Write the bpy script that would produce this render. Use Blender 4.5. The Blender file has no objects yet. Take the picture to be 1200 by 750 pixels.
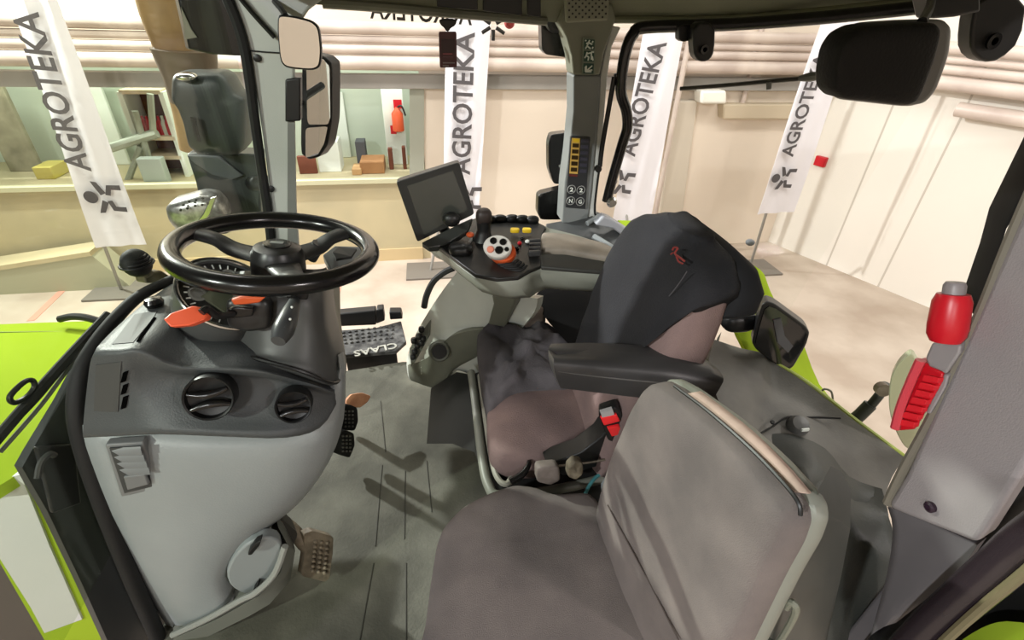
import bpy, bmesh, math, random
from mathutils import Vector, Matrix, noise
random.seed(4)
V = Vector
SC = bpy.context.scene
COL = SC.collection
# ------------------------------------------------------------------ camera
FPX = 580.0
H = 1.40                      # eye height above the cab floor (z = 0); hall floor at GZ
GZ = -1.5
pit, yaw, rol = math.radians(32.9), math.radians(10), math.radians(2)
fh = V((math.sin(yaw), math.cos(yaw), 0)); r0 = V((math.cos(yaw), -math.sin(yaw), 0)); zz = V((0, 0, 1))
FW = fh * math.cos(pit) - zz * math.sin(pit)
u0 = fh * math.sin(pit) + zz * math.cos(pit)
RT = r0 * math.cos(rol) + u0 * math.sin(rol)
UP = u0 * math.cos(rol) - r0 * math.sin(rol)
EYE = V((0, 0, H))
cam = bpy.data.cameras.new('camera'); co = bpy.data.objects.new('camera', cam); COL.objects.link(co)
cam.sensor_width = 36; cam.lens = FPX / 1200 * 36; cam.clip_start = 0.02
m = Matrix((RT, UP, -FW)).transposed().to_4x4(); m.translation = EYE
co.matrix_world = m
SC.camera = co

def ray(px, py): return FW + RT * ((px - 600) / FPX) + UP * ((375 - py) / FPX)
def Yp(px, py, y): d = ray(px, py); return EYE + d * (y / d.y)
def Xp(px, py, x): d = ray(px, py); return EYE + d * (x / d.x)
def Zp(px, py, z): d = ray(px, py); return EYE + d * ((z - H) / d.z)
def Pl(px, py, p0, n): d = ray(px, py); return EYE + d * ((p0 - EYE).dot(n) / d.dot(n))
def Ys(pts, y): return [Yp(a, b, y) for a, b in pts]
def Xs(pts, x): return [Xp(a, b, x) for a, b in pts]
def Zs(pts, z): return [Zp(a, b, z) for a, b in pts]
def Ps(pts, p0, n): return [Pl(a, b, p0, n) for a, b in pts]
def G(rows): return [[Yp(*p) for p in r] for r in rows]
def plane3(a, b, c):
    n = (b - a).cross(c - a).normalized()
    if n.dot(EYE - a) < 0: n = -n
    return a, n

# ------------------------------------------------------------------ materials
def lin(c):
    return tuple(((x / 255) / 12.92 if x / 255 < .04045 else ((x / 255 + .055) / 1.055) ** 2.4) for x in c) + (1,)
MATS = {}
def mat(name, rgb, rough=.55, metal=0, spec=.4, var=0.0, vscale=8, bump=0.0, bscale=60, rgb2=None, emit=0, coat=0):
    if name in MATS: return MATS[name]
    M = bpy.data.materials.new(name); M.use_nodes = True
    nt = M.node_tree; b = nt.nodes['Principled BSDF']
    b.inputs['Base Color'].default_value = lin(rgb); b.inputs['Roughness'].default_value = rough
    b.inputs['Metallic'].default_value = metal; b.inputs['Specular IOR Level'].default_value = spec
    if coat: b.inputs['Coat Weight'].default_value = coat
    tc = nt.nodes.new('ShaderNodeTexCoord')
    n1 = nt.nodes.new('ShaderNodeTexNoise'); n1.inputs['Scale'].default_value = vscale; n1.inputs['Detail'].default_value = 5
    nt.links.new(tc.outputs['Object'], n1.inputs['Vector'])
    cr = nt.nodes.new('ShaderNodeValToRGB')
    c1 = lin(rgb); c2 = lin(rgb2) if rgb2 else tuple(max(0, x * (1 - var)) for x in c1[:3]) + (1,)
    cr.color_ramp.elements[0].position = .35; cr.color_ramp.elements[1].position = .65
    cr.color_ramp.elements[0].color = c2; cr.color_ramp.elements[1].color = c1
    nt.links.new(n1.outputs['Fac'], cr.inputs['Fac']); nt.links.new(cr.outputs['Color'], b.inputs['Base Color'])
    if bump:
        n2 = nt.nodes.new('ShaderNodeTexNoise'); n2.inputs['Scale'].default_value = bscale; n2.inputs['Detail'].default_value = 3
        nt.links.new(tc.outputs['Object'], n2.inputs['Vector'])
        bp = nt.nodes.new('ShaderNodeBump'); bp.inputs['Strength'].default_value = bump; bp.inputs['Distance'].default_value = .004
        nt.links.new(n2.outputs['Fac'], bp.inputs['Height']); nt.links.new(bp.outputs['Normal'], b.inputs['Normal'])
    if emit:
        b.inputs['Emission Color'].default_value = lin(rgb); b.inputs['Emission Strength'].default_value = emit
    MATS[name] = M
    return M
def glass_mat(name, tint, gloss=.06):
    M = bpy.data.materials.new(name); M.use_nodes = True; nt = M.node_tree
    for n in list(nt.nodes): nt.nodes.remove(n)
    o = nt.nodes.new('ShaderNodeOutputMaterial'); mx = nt.nodes.new('ShaderNodeMixShader')
    t = nt.nodes.new('ShaderNodeBsdfTransparent'); g = nt.nodes.new('ShaderNodeBsdfGlossy')
    lw = nt.nodes.new('ShaderNodeValue'); lw.outputs[0].default_value = gloss
    t.inputs['Color'].default_value = tint; g.inputs['Roughness'].default_value = .02
    nt.links.new(lw.outputs[0], mx.inputs[0]); nt.links.new(t.outputs[0], mx.inputs[1]); nt.links.new(g.outputs[0], mx.inputs[2])
    nt.links.new(mx.outputs[0], o.inputs[0]); MATS[name] = M
    return M
LG = mat('light_grey_plastic', (138, 143, 143), .45, var=.08, vscale=5, bump=.15, bscale=250)
DG = mat('dark_grey_plastic', (70, 73, 74), .5, var=.15, vscale=6, bump=.2, bscale=300)
MG = mat('mid_grey_plastic', (112, 114, 110), .5, var=.12, vscale=6, bump=.15, bscale=250)
GG = mat('green_grey_plastic', (118, 120, 106), .5, var=.12, vscale=6, bump=.1, bscale=200)
PG = mat('pillar_grey_plastic', (174, 178, 172), .5, var=.08, vscale=6, bump=.1, bscale=250)
PW = mat('warm_grey_plastic', (150, 143, 143), .55, var=.06, vscale=5, bump=.25, bscale=400)
BK = mat('black_plastic', (24, 24, 24), .42, var=.2, vscale=15)
BG = mat('black_gloss', (16, 15, 15), .22, spec=.5)
RB = mat('black_rubber', (20, 20, 20), .7, var=.2, vscale=20)
BF = mat('black_fabric', (34, 34, 37), .9, var=.35, vscale=10, bump=.4, bscale=300)
FB = mat('grey_seat_fabric', (126, 117, 113), .95, spec=.1, vscale=5, rgb2=(98, 92, 90), bump=.35, bscale=650)
FD = mat('driver_seat_fabric', (134, 113, 108), .95, spec=.1, vscale=6, rgb2=(105, 90, 88), bump=.5, bscale=420)
FC = mat('grey_cloth', (92, 88, 90), .95, spec=.1, vscale=7, rgb2=(72, 69, 71), bump=.4, bscale=300)
WORN = mat('worn_beige_pad', (198, 172, 158), .75, vscale=14, rgb2=(160, 140, 128), bump=.3, bscale=80)
GRN = mat('lime_green_paint', (150, 174, 50), .8, spec=.0)
WHP = mat('white_panel_paint', (196, 198, 196), .4)
RED = mat('red_plastic', (196, 22, 36), .35)
ORG = mat('orange_plastic', (232, 96, 62), .4)
ORD = mat('burnt_orange_plastic', (190, 78, 34), .45)
YEL = mat('yellow_plastic', (226, 190, 40), .45)
CHR = mat('bright_metal', (200, 200, 198), .22, metal=1)
STL = mat('worn_steel', (120, 112, 100), .5, metal=.6, vscale=20, rgb2=(84, 72, 58), bump=.3, bscale=60)
MIR = mat('mirror_face', (225, 222, 216), .03, metal=1)
RUST = mat('muddy_pedal_metal', (122, 112, 94), .7, vscale=25, rgb2=(84, 76, 62), bump=.5, bscale=80)
SCR = mat('dark_screen', (64, 66, 62), .18, spec=.6, var=.25, vscale=2.5)
CLOTH = mat('white_banner_cloth', (236, 233, 238), .85, var=.05, vscale=1.2)
LET = mat('charcoal_lettering', (84, 80, 82), .7)
WALL = mat('cream_wall_paint', (232, 219, 203), .85, var=.06, vscale=.7)
WALR = mat('white_wall_panel', (232, 226, 215), .8, var=.05, vscale=.6)
CONC = mat('concrete_floor', (196, 183, 168), .6, vscale=1.6, rgb2=(170, 154, 138), bump=.1, bscale=10)
PLY = mat('pale_yellow_boarding', (200, 186, 150), .7, vscale=1.3, rgb2=(178, 168, 138))
PIPE = mat('pale_pipe_paint', (214, 200, 188), .35, vscale=2, rgb2=(186, 170, 160))
BEAM = mat('grey_beam_paint', (156, 152, 146), .5, vscale=2, rgb2=(140, 138, 132))
BACK = mat('pale_green_panel', (206, 216, 200), .8, vscale=.8, rgb2=(188, 198, 184))
CARD = mat('cardboard', (176, 130, 88), .85, vscale=4, rgb2=(156, 112, 74))
BROWN = mat('brown_board', (126, 72, 52), .75, vscale=3, rgb2=(104, 58, 44))
TAN = mat('reflected_arm_tan', (170, 138, 96), .5, vscale=6, rgb2=(136, 106, 72))
SLATE = mat('slate_grey_plastic', (42, 47, 47), .45, var=.2, vscale=8)
MAT_F = mat('dusty_floor_rubber', (96, 96, 84), .8, vscale=7, rgb2=(70, 70, 60), bump=.4, bscale=120)
TRD = mat('dirty_tread_plate', (92, 92, 90), .7, vscale=28, rgb2=(38, 38, 38), bump=.8, bscale=50)
PALE = mat('pale_letter_paint', (168, 168, 158), .7, var=.3, vscale=30)
OLV = mat('olive_roof_plastic', (118, 120, 100), .6, var=.1, vscale=6, bump=.1, bscale=200)
DKR = mat('dark_red_card', (72, 16, 26), .35)
TEAL = mat('teal_hose', (70, 130, 134), .4)
PALEG = mat('pale_green_lens', (170, 176, 140), .25, spec=.6)
SIGN = mat('dark_green_sign', (30, 66, 54), .5)
WHT = mat('white_mark', (224, 230, 222), .6)
SILV = mat('silver_reflector', (190, 190, 190), .3, metal=.7, vscale=30, rgb2=(110, 108, 108))
SLOT = mat('slot_black', (7, 7, 7), .9, spec=0)
GLW = glass_mat('windshield_glass', (.92, .945, .89, 1), .03)
GLC = glass_mat('clear_cab_glass', (.985, .99, .985, 1), .0006)

# ------------------------------------------------------------------ mesh helpers
def NB(): return bmesh.new()
def poly(bm, pts, off):
    n = len(pts)
    a = [bm.verts.new(p) for p in pts]; b = [bm.verts.new(V(p) + off) for p in pts]
    bm.faces.new(a); bm.faces.new(b[::-1])
    for i in range(n): bm.faces.new((a[i], b[i], b[(i + 1) % n], a[(i + 1) % n]))
    return bm
def grid(bm, rows, off):
    R_, C_ = len(rows), len(rows[0])
    a = [[bm.verts.new(p) for p in r] for r in rows]
    b = [[bm.verts.new(V(p) + (off(i, j) if callable(off) else off)) for j, p in enumerate(r)] for i, r in enumerate(rows)]
    for i in range(R_ - 1):
        for j in range(C_ - 1):
            bm.faces.new((a[i][j], a[i + 1][j], a[i + 1][j + 1], a[i][j + 1]))
            bm.faces.new((b[i][j], b[i][j + 1], b[i + 1][j + 1], b[i + 1][j]))
    for i in range(R_ - 1):
        bm.faces.new((a[i][0], b[i][0], b[i + 1][0], a[i + 1][0]))
        bm.faces.new((a[i][-1], a[i + 1][-1], b[i + 1][-1], b[i][-1]))
    for j in range(C_ - 1):
        bm.faces.new((a[0][j], a[0][j + 1], b[0][j + 1], b[0][j]))
        bm.faces.new((a[-1][j], b[-1][j], b[-1][j + 1], a[-1][j + 1]))
    return bm
def loft(bm, rings, cap=True):
    vs = [[bm.verts.new(p) for p in r] for r in rings]
    n = len(rings[0])
    for i in range(len(vs) - 1):
        for j in range(n):
            k = (j + 1) % n
            bm.faces.new((vs[i][j], vs[i][k], vs[i + 1][k], vs[i + 1][j]))
    if cap: bm.faces.new(vs[0][::-1]); bm.faces.new(vs[-1])
    return bm
def cat(pts, n=6, closed=False):
    pts = [V(p) for p in pts]; out = []; N = len(pts)
    for i in range(N if closed else N - 1):
        g = lambda k: pts[k % N] if closed else pts[max(0, min(N - 1, k))]
        p0, p1, p2, p3 = g(i - 1), g(i), g(i + 1), g(i + 2)
        for s in range(n):
            t = s / n
            out.append(.5 * ((2 * p1) + (p2 - p0) * t + (2 * p0 - 5 * p1 + 4 * p2 - p3) * t * t + (3 * p1 - p0 - 3 * p2 + p3) * t ** 3))
    if not closed: out.append(pts[-1])
    return out
def chai(pts, it=2):
    pts = [V(p) for p in pts]
    for _ in range(it):
        o = []
        for i in range(len(pts)):
            a, b = pts[i], pts[(i + 1) % len(pts)]
            o += [a.lerp(b, .25), a.lerp(b, .75)]
        pts = o
    return pts
def rnd(pts, r=.2, k=4):
    """round each corner of a closed outline, keeping its straight sides"""
    pts = [V(p) for p in pts]; o = []; N = len(pts)
    for i in range(N):
        a, b, c = pts[i - 1], pts[i], pts[(i + 1) % N]
        p, q = b.lerp(a, r), b.lerp(c, r)
        for s in range(k + 1):
            t = s / k; o.append(p * (1 - t) ** 2 + b * 2 * t * (1 - t) + q * t * t)
    return o
def tube(bm, path, r, n=10, closed=False, sm=5, flat=1.0):
    if sm > 1: path = cat(path, sm, closed)
    path = [V(p) for p in path]; N = len(path); rings = []; prev = None
    for i, p in enumerate(path):
        if closed: t = (path[(i + 1) % N] - path[i - 1]).normalized()
        else: t = (path[min(N - 1, i + 1)] - path[max(0, i - 1)]).normalized()
        if prev is None: u = t.orthogonal().normalized()
        else: u = (prev - t * prev.dot(t)).normalized()
        prev = u; w = t.cross(u)
        rr = r if not isinstance(r, (list, tuple)) else r[0] + 0 if len(r) == 1 else (lambda f: r[min(len(r) - 2, int(f))] + (r[min(len(r) - 2, int(f)) + 1] - r[min(len(r) - 2, int(f))]) * (f - min(len(r) - 2, int(f))))(i / max(1, N - 1) * (len(r) - 1))
        rings.append([p + (u * math.cos(2 * math.pi * k / n) + w * flat * math.sin(2 * math.pi * k / n)) * rr for k in range(n)])
    if closed:
        vs = [[bm.verts.new(p) for p in q] for q in rings]
        # find twist offset between the last and first ring
        best = min(range(n), key=lambda s: sum((rings[-1][j] - rings[0][(j + s) % n]).length for j in range(n)))
        for i in range(N):
            q = vs[(i + 1) % N]; s = best if i == N - 1 else 0
            for j in range(n):
                k = (j + 1) % n
                bm.faces.new((vs[i][j], vs[i][k], q[(k + s) % n], q[(j + s) % n]))
        return bm
    return loft(bm, rings)
def frame(n, up=V((0, 0, 1))):
    n = V(n).normalized(); x = V(up).cross(n)
    if x.length < 1e-4: x = V((1, 0, 0))
    x.normalize(); return x, n.cross(x), n
def lathe(bm, prof, c, axis, n=28, sx=1, sy=1):
    """prof: (radius, height along axis)"""
    x, y, z = frame(axis)
    rings = [[V(c) + (x * math.cos(2 * math.pi * k / n) * sx + y * math.sin(2 * math.pi * k / n) * sy) * max(r, 1e-4) + z * h for k in range(n)] for r, h in prof]
    return loft(bm, rings)
def obox(bm, c, ax, ay, az):
    c, ax, ay, az = V(c), V(ax), V(ay), V(az)
    return poly(bm, [c - ax - ay - az, c + ax - ay - az, c + ax + ay - az, c - ax + ay - az], az * 2)
def box(bm, a, b):
    a, b = V(a), V(b); c = (a + b) / 2; h = (b - a) / 2
    return obox(bm, c, (h.x, 0, 0), (0, h.y, 0), (0, 0, h.z))
def blob(bm, c, rx, ry, rz, axis=(0, 0, 1), n=20, m=12, e=1.0):
    x, y, z = frame(axis)
    sp = lambda v: math.copysign(abs(v) ** e, v)
    rings = []
    for i in range(m + 1):
        a = -math.pi / 2 + math.pi * i / m; rr = max(1e-3, abs(math.cos(a)) ** e)
        rings.append([V(c) + x * rx * rr * sp(math.cos(2 * math.pi * k / n)) + y * ry * rr * sp(math.sin(2 * math.pi * k / n)) + z * rz * sp(math.sin(a)) for k in range(n)])
    return loft(bm, rings)
def pillow(bm, outl, nrm, top, bot, p=3.2, wr=0.0, ws=9, seed=0, sag=0.0, mid=None):
    """a stuffed pad: outline ring, domed face along nrm, flat back"""
    nrm = V(nrm).normalized(); c = mid or sum(outl, V((0, 0, 0))) / len(outl)
    rings = [[c + (q - c) * s - nrm * bot for q in outl] for s in (.05, .5, .96)]
    rings += [[q - nrm * (bot * .75) for q in outl]]
    for s in (1.0, .985, .96, .92, .86, .78, .68, .56, .42, .28, .14, .03):
        h = top * (1 - s ** p) ** (1 / p) if s < 1 else 0
        ring = []
        for q in outl:
            w = c + (q - c) * s + nrm * h
            if wr and s < .99:
                w += nrm * wr * min(1, (1 - s) * 8) * (noise.noise(w * ws + V((seed, 0, 0))) + .5 * noise.noise(w * ws * 2.3))
            if sag: w -= nrm * sag * (1 - s) ** 1.5
            ring.append(w)
        rings.append(ring)
    return loft(bm, rings)

ROOT = {}
def fin(bm): bmesh.ops.recalc_face_normals(bm, faces=bm.faces[:]); return bm
def thing(name, label, ctg, loc, group=None):
    o = bpy.data.objects.new(name, None); COL.objects.link(o); o.empty_display_size = .05
    o.location = loc; o['label'] = label; o['category'] = ctg
    if group: o['group'] = group
    ROOT[o.name] = V(loc); return o
def obj(name, bm, mt, parent=None, label=None, ctg=None, group=None, kind=None, bev=0, sub=0, flat=False, ang=40):
    fin(bm)
    if parent is None:
        zs = [v.co.z for v in bm.verts]; n = len(bm.verts)
        loc = V((sum(v.co.x for v in bm.verts) / n, sum(v.co.y for v in bm.verts) / n, min(zs)))
    else: loc = ROOT[parent.name]
    for v in bm.verts: v.co -= loc
    me = bpy.data.meshes.new(name); bm.to_mesh(me); bm.free()
    o = bpy.data.objects.new(name, me); COL.objects.link(o); me.materials.append(mt)
    if parent is None: o.location = loc
    else:
        o.parent = parent
    ROOT[o.name] = loc
    for p in me.polygons: p.use_smooth = not flat
    if not flat: me.set_sharp_from_angle(angle=math.radians(ang))
    if bev:
        b = o.modifiers.new('bevel', 'BEVEL'); b.width = bev; b.segments = 3; b.limit_method = 'ANGLE'; b.angle_limit = math.radians(35)
        b.harden_normals = False
        for p in me.polygons: p.use_smooth = True
    if sub:
        s = o.modifiers.new('subdivision', 'SUBSURF'); s.levels = sub; s.render_levels = sub
    if label: o['label'] = label
    if ctg: o['category'] = ctg
    if group: o['group'] = group
    if kind: o['kind'] = kind
    return o
def struct(name, bm, mt, **k): return obj(name, bm, mt, kind='structure', **k)
def text_bm(s, p0, p1, hgt_dir, extr=.002, fit=None, mirror=False):
    """letters running from p0 to p1 (3-D), rising along hgt_dir; returns bmesh"""
    cu = bpy.data.curves.new('lettering', 'FONT'); cu.body = s; cu.size = 1; cu.extrude = 0; cu.offset = .018; cu.resolution_u = 3
    to = bpy.data.objects.new('lettering', cu); COL.objects.link(to)
    dg = bpy.context.evaluated_depsgraph_get(); me = bpy.data.meshes.new_from_object(to.evaluated_get(dg))
    bpy.data.objects.remove(to); bpy.data.curves.remove(cu)
    bm = NB(); bm.from_mesh(me); bpy.data.meshes.remove(me)
    xs = [v.co.x for v in bm.verts]; ys = [v.co.y for v in bm.verts]
    x0, x1, y0, y1 = min(xs), max(xs), min(ys), max(ys)
    L = (p1 - p0).length; xd = (p1 - p0).normalized()
    yd = (hgt_dir - xd * hgt_dir.dot(xd)).normalized(); nd = xd.cross(yd)
    if nd.dot(EYE - p0) < 0: nd = -nd
    k = L / (x1 - x0); ky = (fit / (y1 - y0)) if fit else k
    for v in bm.verts:
        v.co = p0 + xd * ((v.co.x - x0) * k) + yd * ((v.co.y - y0) * ky)
    ret = bmesh.ops.extrude_face_region(bm, geom=bm.faces[:])
    for g in ret['geom']:
        if isinstance(g, bmesh.types.BMVert): g.co += nd * extr
    return bm

# ================================================================== HALL
W0 = V((-5.01, 5.94, 0)); WD = V((9.9, .17, 0)).normalized(); WN = V((WD.y, -WD.x, 0))   # far wall, normal to camera
def Wp(px, py, off=0): return Pl(px, py, W0 + WN * off, WN)
def wq(a, b, off=0): return [Wp(a[0], a[1], off), Wp(b[0], a[1], off), Wp(b[0], b[1], off), Wp(a[0], b[1], off)]
CORN = V((4.89, 6.11, 0)); RD = V((5.749 - 4.891, 4.048 - 6.113, 0)).normalized(); RN = V((-RD.y, RD.x, 0))
if RN.dot(EYE - CORN) < 0: RN = -RN
def Rp(px, py, off=0): return Pl(px, py, CORN + RN * off, RN)
bm = NB(); box(bm, (-14, -6, GZ - .1), (12, 11, GZ)); struct('floor', bm, CONC)
zt = Wp(430, 212).z; zb = Wp(450, 92).z
xo = Wp(495, 150)
def wpt(s, z, off=0): p = W0 + WD * s + WN * off; return V((p.x, p.y, z))
so = (xo - W0).dot(WD)
bm = NB(); poly(bm, [wpt(so, GZ), wpt(9.9, GZ), wpt(9.9, 4), wpt(so, 4)], -WN * .2); struct('wall_back', bm, WALL)
bm = NB(); poly(bm, [wpt(-9, GZ), wpt(so, GZ), wpt(so, zt), wpt(-9, zt)], -WN * 3.0); struct('wall_platform', bm, PLY)
bm = NB(); poly(bm, [wpt(-9, zb + .1), wpt(so, zb + .1), wpt(so, 4), wpt(-9, 4)], -WN * .2); struct('wall_lintel', bm, WALL)
bm = NB(); poly(bm, [wpt(-9, zt, -1.1), wpt(so + 1.5, zt, -1.1), wpt(so + 1.5, 1.4, -1.1), wpt(-9, 1.4, -1.1)], -WN * .1); struct('wall_rear', bm, BACK)
bm = NB(); poly(bm, [wpt(-9, .85, -.2), wpt(so + 1.5, .85, -.2), wpt(so + 1.5, .85, -1.1), wpt(-9, .85, -1.1)], V((0, 0, .05))); struct('ceiling', bm, BACK)
bm = NB(); c4 = CORN + RD * 9
poly(bm, [V((CORN.x, CORN.y, GZ)), V((c4.x, c4.y, GZ)), V((c4.x, c4.y, 4)), V((CORN.x, CORN.y, 4))], -RN * .2); struct('wall_right', bm, WALR)
# panel joints on the right wall
def vline(px, py):
    p = Rp(px, py); return p
for i, (a, b) in enumerate(((965, 325), (1032, 335))):
    p = Rp(a, b - 8)
    bm = NB(); q = V((p.x, p.y, GZ)); poly(bm, [q + RN * .003, q + RD * .02 + RN * .003, q + RD * .02 + V((0, 0, 2.6)) + RN * .003, q + V((0, 0, 2.6)) + RN * .003], -RN * .006)
    struct('trim_%d' % (i + 1), bm, mat('joint_grey', (196, 188, 176), .8))
bm = NB(); z1 = Rp(1100, 250).z
# ledge board on the left part of the dado
bm = NB(); poly(bm, [wpt(-9, GZ, .02), wpt(so - .1, GZ, .02), wpt(so - .1, GZ + .16, .02), wpt(-9, GZ + .16, .02)], -WN * .06)
struct('baseboard_back', bm, mat('beige_skirting', (206, 184, 142), .7))
bm = NB(); poly(bm, [wpt(-9, zt - .02, .05), wpt(so, zt - .02, .05), wpt(so, zt + .03, .05), wpt(-9, zt + .03, .05)], -WN * .1)
struct('trim_3', bm, mat('platform_edge', (196, 192, 160), .7))
# grey low ramp seen through the windshield
a = Wp(0, 285); t = thing('loading_ramp', 'grey low ramp against the yellow boarded platform, behind the leftmost banner', 'ramp', (a.x, a.y, GZ))
bm = NB(); q = [Zp(0, 318, GZ), Zp(150, 303, GZ), Zp(95, 300, GZ), Zp(-40, 310, GZ)]
z2 = V((0, 0, .55)); p1 = wpt(1.4, GZ, .06); p0 = wpt(-1.5, GZ, .06); p2 = wpt(.6, GZ + .55, .06)
poly(bm, [wpt(-1.5, GZ, .4), wpt(1.55, GZ, .4), wpt(1.3, GZ + .42, .4), wpt(-1.5, GZ + .05, .4)], -WN * .3); obj('ramp_body', bm, mat('ramp_grey', (178, 176, 150), .7), t)
bm = NB(); poly(bm, [wpt(-1.5, GZ + .05, .41), wpt(1.3, GZ + .42, .41), wpt(1.3, GZ + .47, .41), wpt(-1.5, GZ + .1, .41)], -WN * .31); obj('edge_board', bm, PLY, t)
# column beside the opening
bm = NB(); poly(bm, [Wp(480, 96, .05), Wp(497, 96, .05), Wp(497, 214, .05), Wp(480, 214, .05)], -WN * .25); struct('trim_4', bm, mat('frame_greygreen', (158, 160, 146), .6))
# pipes along the walls
def wz(py, px=450): return Wp(px, py).z
pl = [('steel_pipe', 32, .06, PIPE, 'uppermost pale pipe running along the back wall'), ('steel_pipe', 45, .035, PIPE, 'second pale pipe from the top along the back wall, thin'),
      ('steel_pipe', 56, .045, PIPE, 'third pale pipe from the top along the back wall'), ('steel_pipe', 71, .07, PIPE, 'thick lowest pale pipe along the back wall, just above the grey beam')]
for nm, py, r, mt, lb in pl:
    z = wz(py); bm = NB()
    e2 = CORN + RD * 7 + RN * .22
    tube(bm, [wpt(-9, z, .22), wpt(9.55, z, .22), V((CORN.x, CORN.y, z)) + RN * .22 + RD * .25, V((e2.x, e2.y, z))], r, 12, sm=1)
    obj(nm, bm, mt, label=lb, ctg='pipe', group='pipes along the hall walls')
z = wz(94); bm = NB(); poly(bm, [wpt(-9, z - .07, .12), wpt(9.7, z - .07, .12), wpt(9.7, z + .07, .12), wpt(-9, z + .07, .12)], -WN * .11)
obj('steel_beam', bm, BEAM, label='grey horizontal steel beam along the back wall below the pipes', ctg='beam', bev=.01)
bm = NB(); poly(bm, [Wp(790, 118, .1), Wp(818, 118, .1), Wp(795, 290, .1), Wp(770, 290, .1)], -WN * .1)
obj('wall_conduit', bm, mat('conduit_cream', (206, 196, 180), .6), label='pale vertical duct on the back wall right of the second banner from the right', ctg='duct', bev=.02)
bm = NB(); poly(bm, wq((848, 122), (985, 140), .15), -WN * .15); obj('wall_box_beam', bm, mat('beige_box', (198, 184, 160), .6), label='beige boxed ledge on the back wall behind the rightmost banner', ctg='ledge', bev=.02)
bm = NB(); poly(bm, wq((822, 106), (852, 122), .25), -WN * .2); obj('wall_lamp', bm, mat('lamp_white', (240, 238, 228), .4), label='small white bulkhead lamp on the back wall below the antenna rod', ctg='lamp', bev=.03)
for px, lb in ((805, 'thin vertical conduit on the back wall just right of the pillar grab bar'), (886, 'thin vertical conduit on the back wall left of the large black mirror')):
    bm = NB(); a = Wp(px, 60, .34 if px < 850 else .05); tube(bm, [V((a.x, a.y, GZ if px < 850 else Wp(886, 122, .1).z)), V((a.x, a.y, 1.7))], .03, 10, sm=1)
    obj('conduit_pipe', bm, PIPE, label=lb, ctg='pipe')
# right wall: pipe end, red call point
bm = NB(); a, b = Rp(1122, 128, .15), Rp(1250, 152, .15); b.z = a.z; tube(bm, [a, b], .07, 12, sm=1); obj('duct_pipe', bm, PIPE, label='short pale brown duct on the right wall, right of the large black mirror', ctg='pipe')
bm = NB(); a = Rp(962, 189, .02); obox(bm, a, RD * .07, RN * .03, V((0, 0, .06))); obj('alarm_button', bm, RED, label='small red call point on the white right wall', ctg='alarm', bev=.008)
# platform room contents
def bp(px, py, d): return Wp(px, py, -d * .55)
def stand(px, py, d):
    p = Zp(px, py, zt); return p
def card(name, x0, x1, yb, yt, d, th, mt, lb, ctg, group=None, bev=.01):
    a = bp(x0, yb, d); b = bp(x1, yb, d); zt_ = bp((x0 + x1) / 2, yt, d).z; bm = NB()
    poly(bm, [V((a.x, a.y, zt)), V((b.x, b.y, zt)), V((b.x, b.y, zt_)), V((a.x, a.y, zt_))], -WN * th)
    return obj(name, bm, mt, label=lb, ctg=ctg, group=group, bev=bev)
WPN = mat('white_sheet', (226, 232, 224), .7)
card('cardboard_box', 424, 452, 212, 190, .5, .35, CARD, 'larger brown cardboard box on the platform behind the monitor', 'box')
card('cardboard_box', 414, 425, 212, 198, .42, .25, mat('cardboard_pale', (196, 158, 112), .85), 'small pale cardboard box left of the larger brown one', 'box')
card('brown_panel', 353, 374, 212, 183, .6, .05, BROWN, 'brown board standing right of the front pillar below the outside mirrors', 'board')
card('white_crate', 376, 402, 210, 166, .7, .3, WPN, 'white crate standing left of the leaning pale sheet', 'box')
card('leaning_sheet', 388, 416, 212, 108, 1.9, .04, WPN, 'tall pale sheet leaning against the rear wall of the platform room', 'sheet')
card('wooden_post', 458, 463, 212, 174, .8, .08, BROWN, 'left brown post beside the tall white panel', 'post')
card('wooden_post', 474, 478, 212, 172, .8, .08, BROWN, 'right brown post beside the tall white panel', 'post')
card('white_door', 457, 480, 211, 98, 1.2, .05, WPN, 'tall white panel carrying the extinguisher on the platform', 'door')
card('dark_bag', 421, 432, 206, 166, 1.1, .2, mat('charcoal_sack', (86, 88, 92), .8), 'dark upright bundle behind the cardboard boxes', 'bundle')
a = bp(466, 140, 1.1); t = thing('fire_extinguisher', 'orange red fire extinguisher hung on the white panel beyond the monitor', 'fire extinguisher', (a.x, a.y, a.z - .12))
bm = NB(); lathe(bm, [(.05, -.14), (.07, -.13), (.07, .07), (.03, .12), (.02, .14)], a, (0, 0, 1), 14); obj('cylinder', bm, mat('extinguisher_red', (226, 96, 58), .4), t)
bm = NB(); tube(bm, [a + V((0, 0, .13)), a + V((.06, -.02, .16)), a + V((.1, -.03, .05))], .012, 6); obj('hose', bm, BK, t)
bm = NB(); p = bp(466, 122, 1.15); obox(bm, p, WD * .05, WN * .005, V((0, 0, .05))); obj('safety_sign', bm, RED, label='small red sign above the fire extinguisher', ctg='sign')
bm = NB(); p = bp(461, 152, 1.15); obox(bm, p, WD * .035, WN * .005, V((0, 0, .05))); obj('safety_sign', bm, RED, label='small red sign left below the fire extinguisher', ctg='sign')
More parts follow.
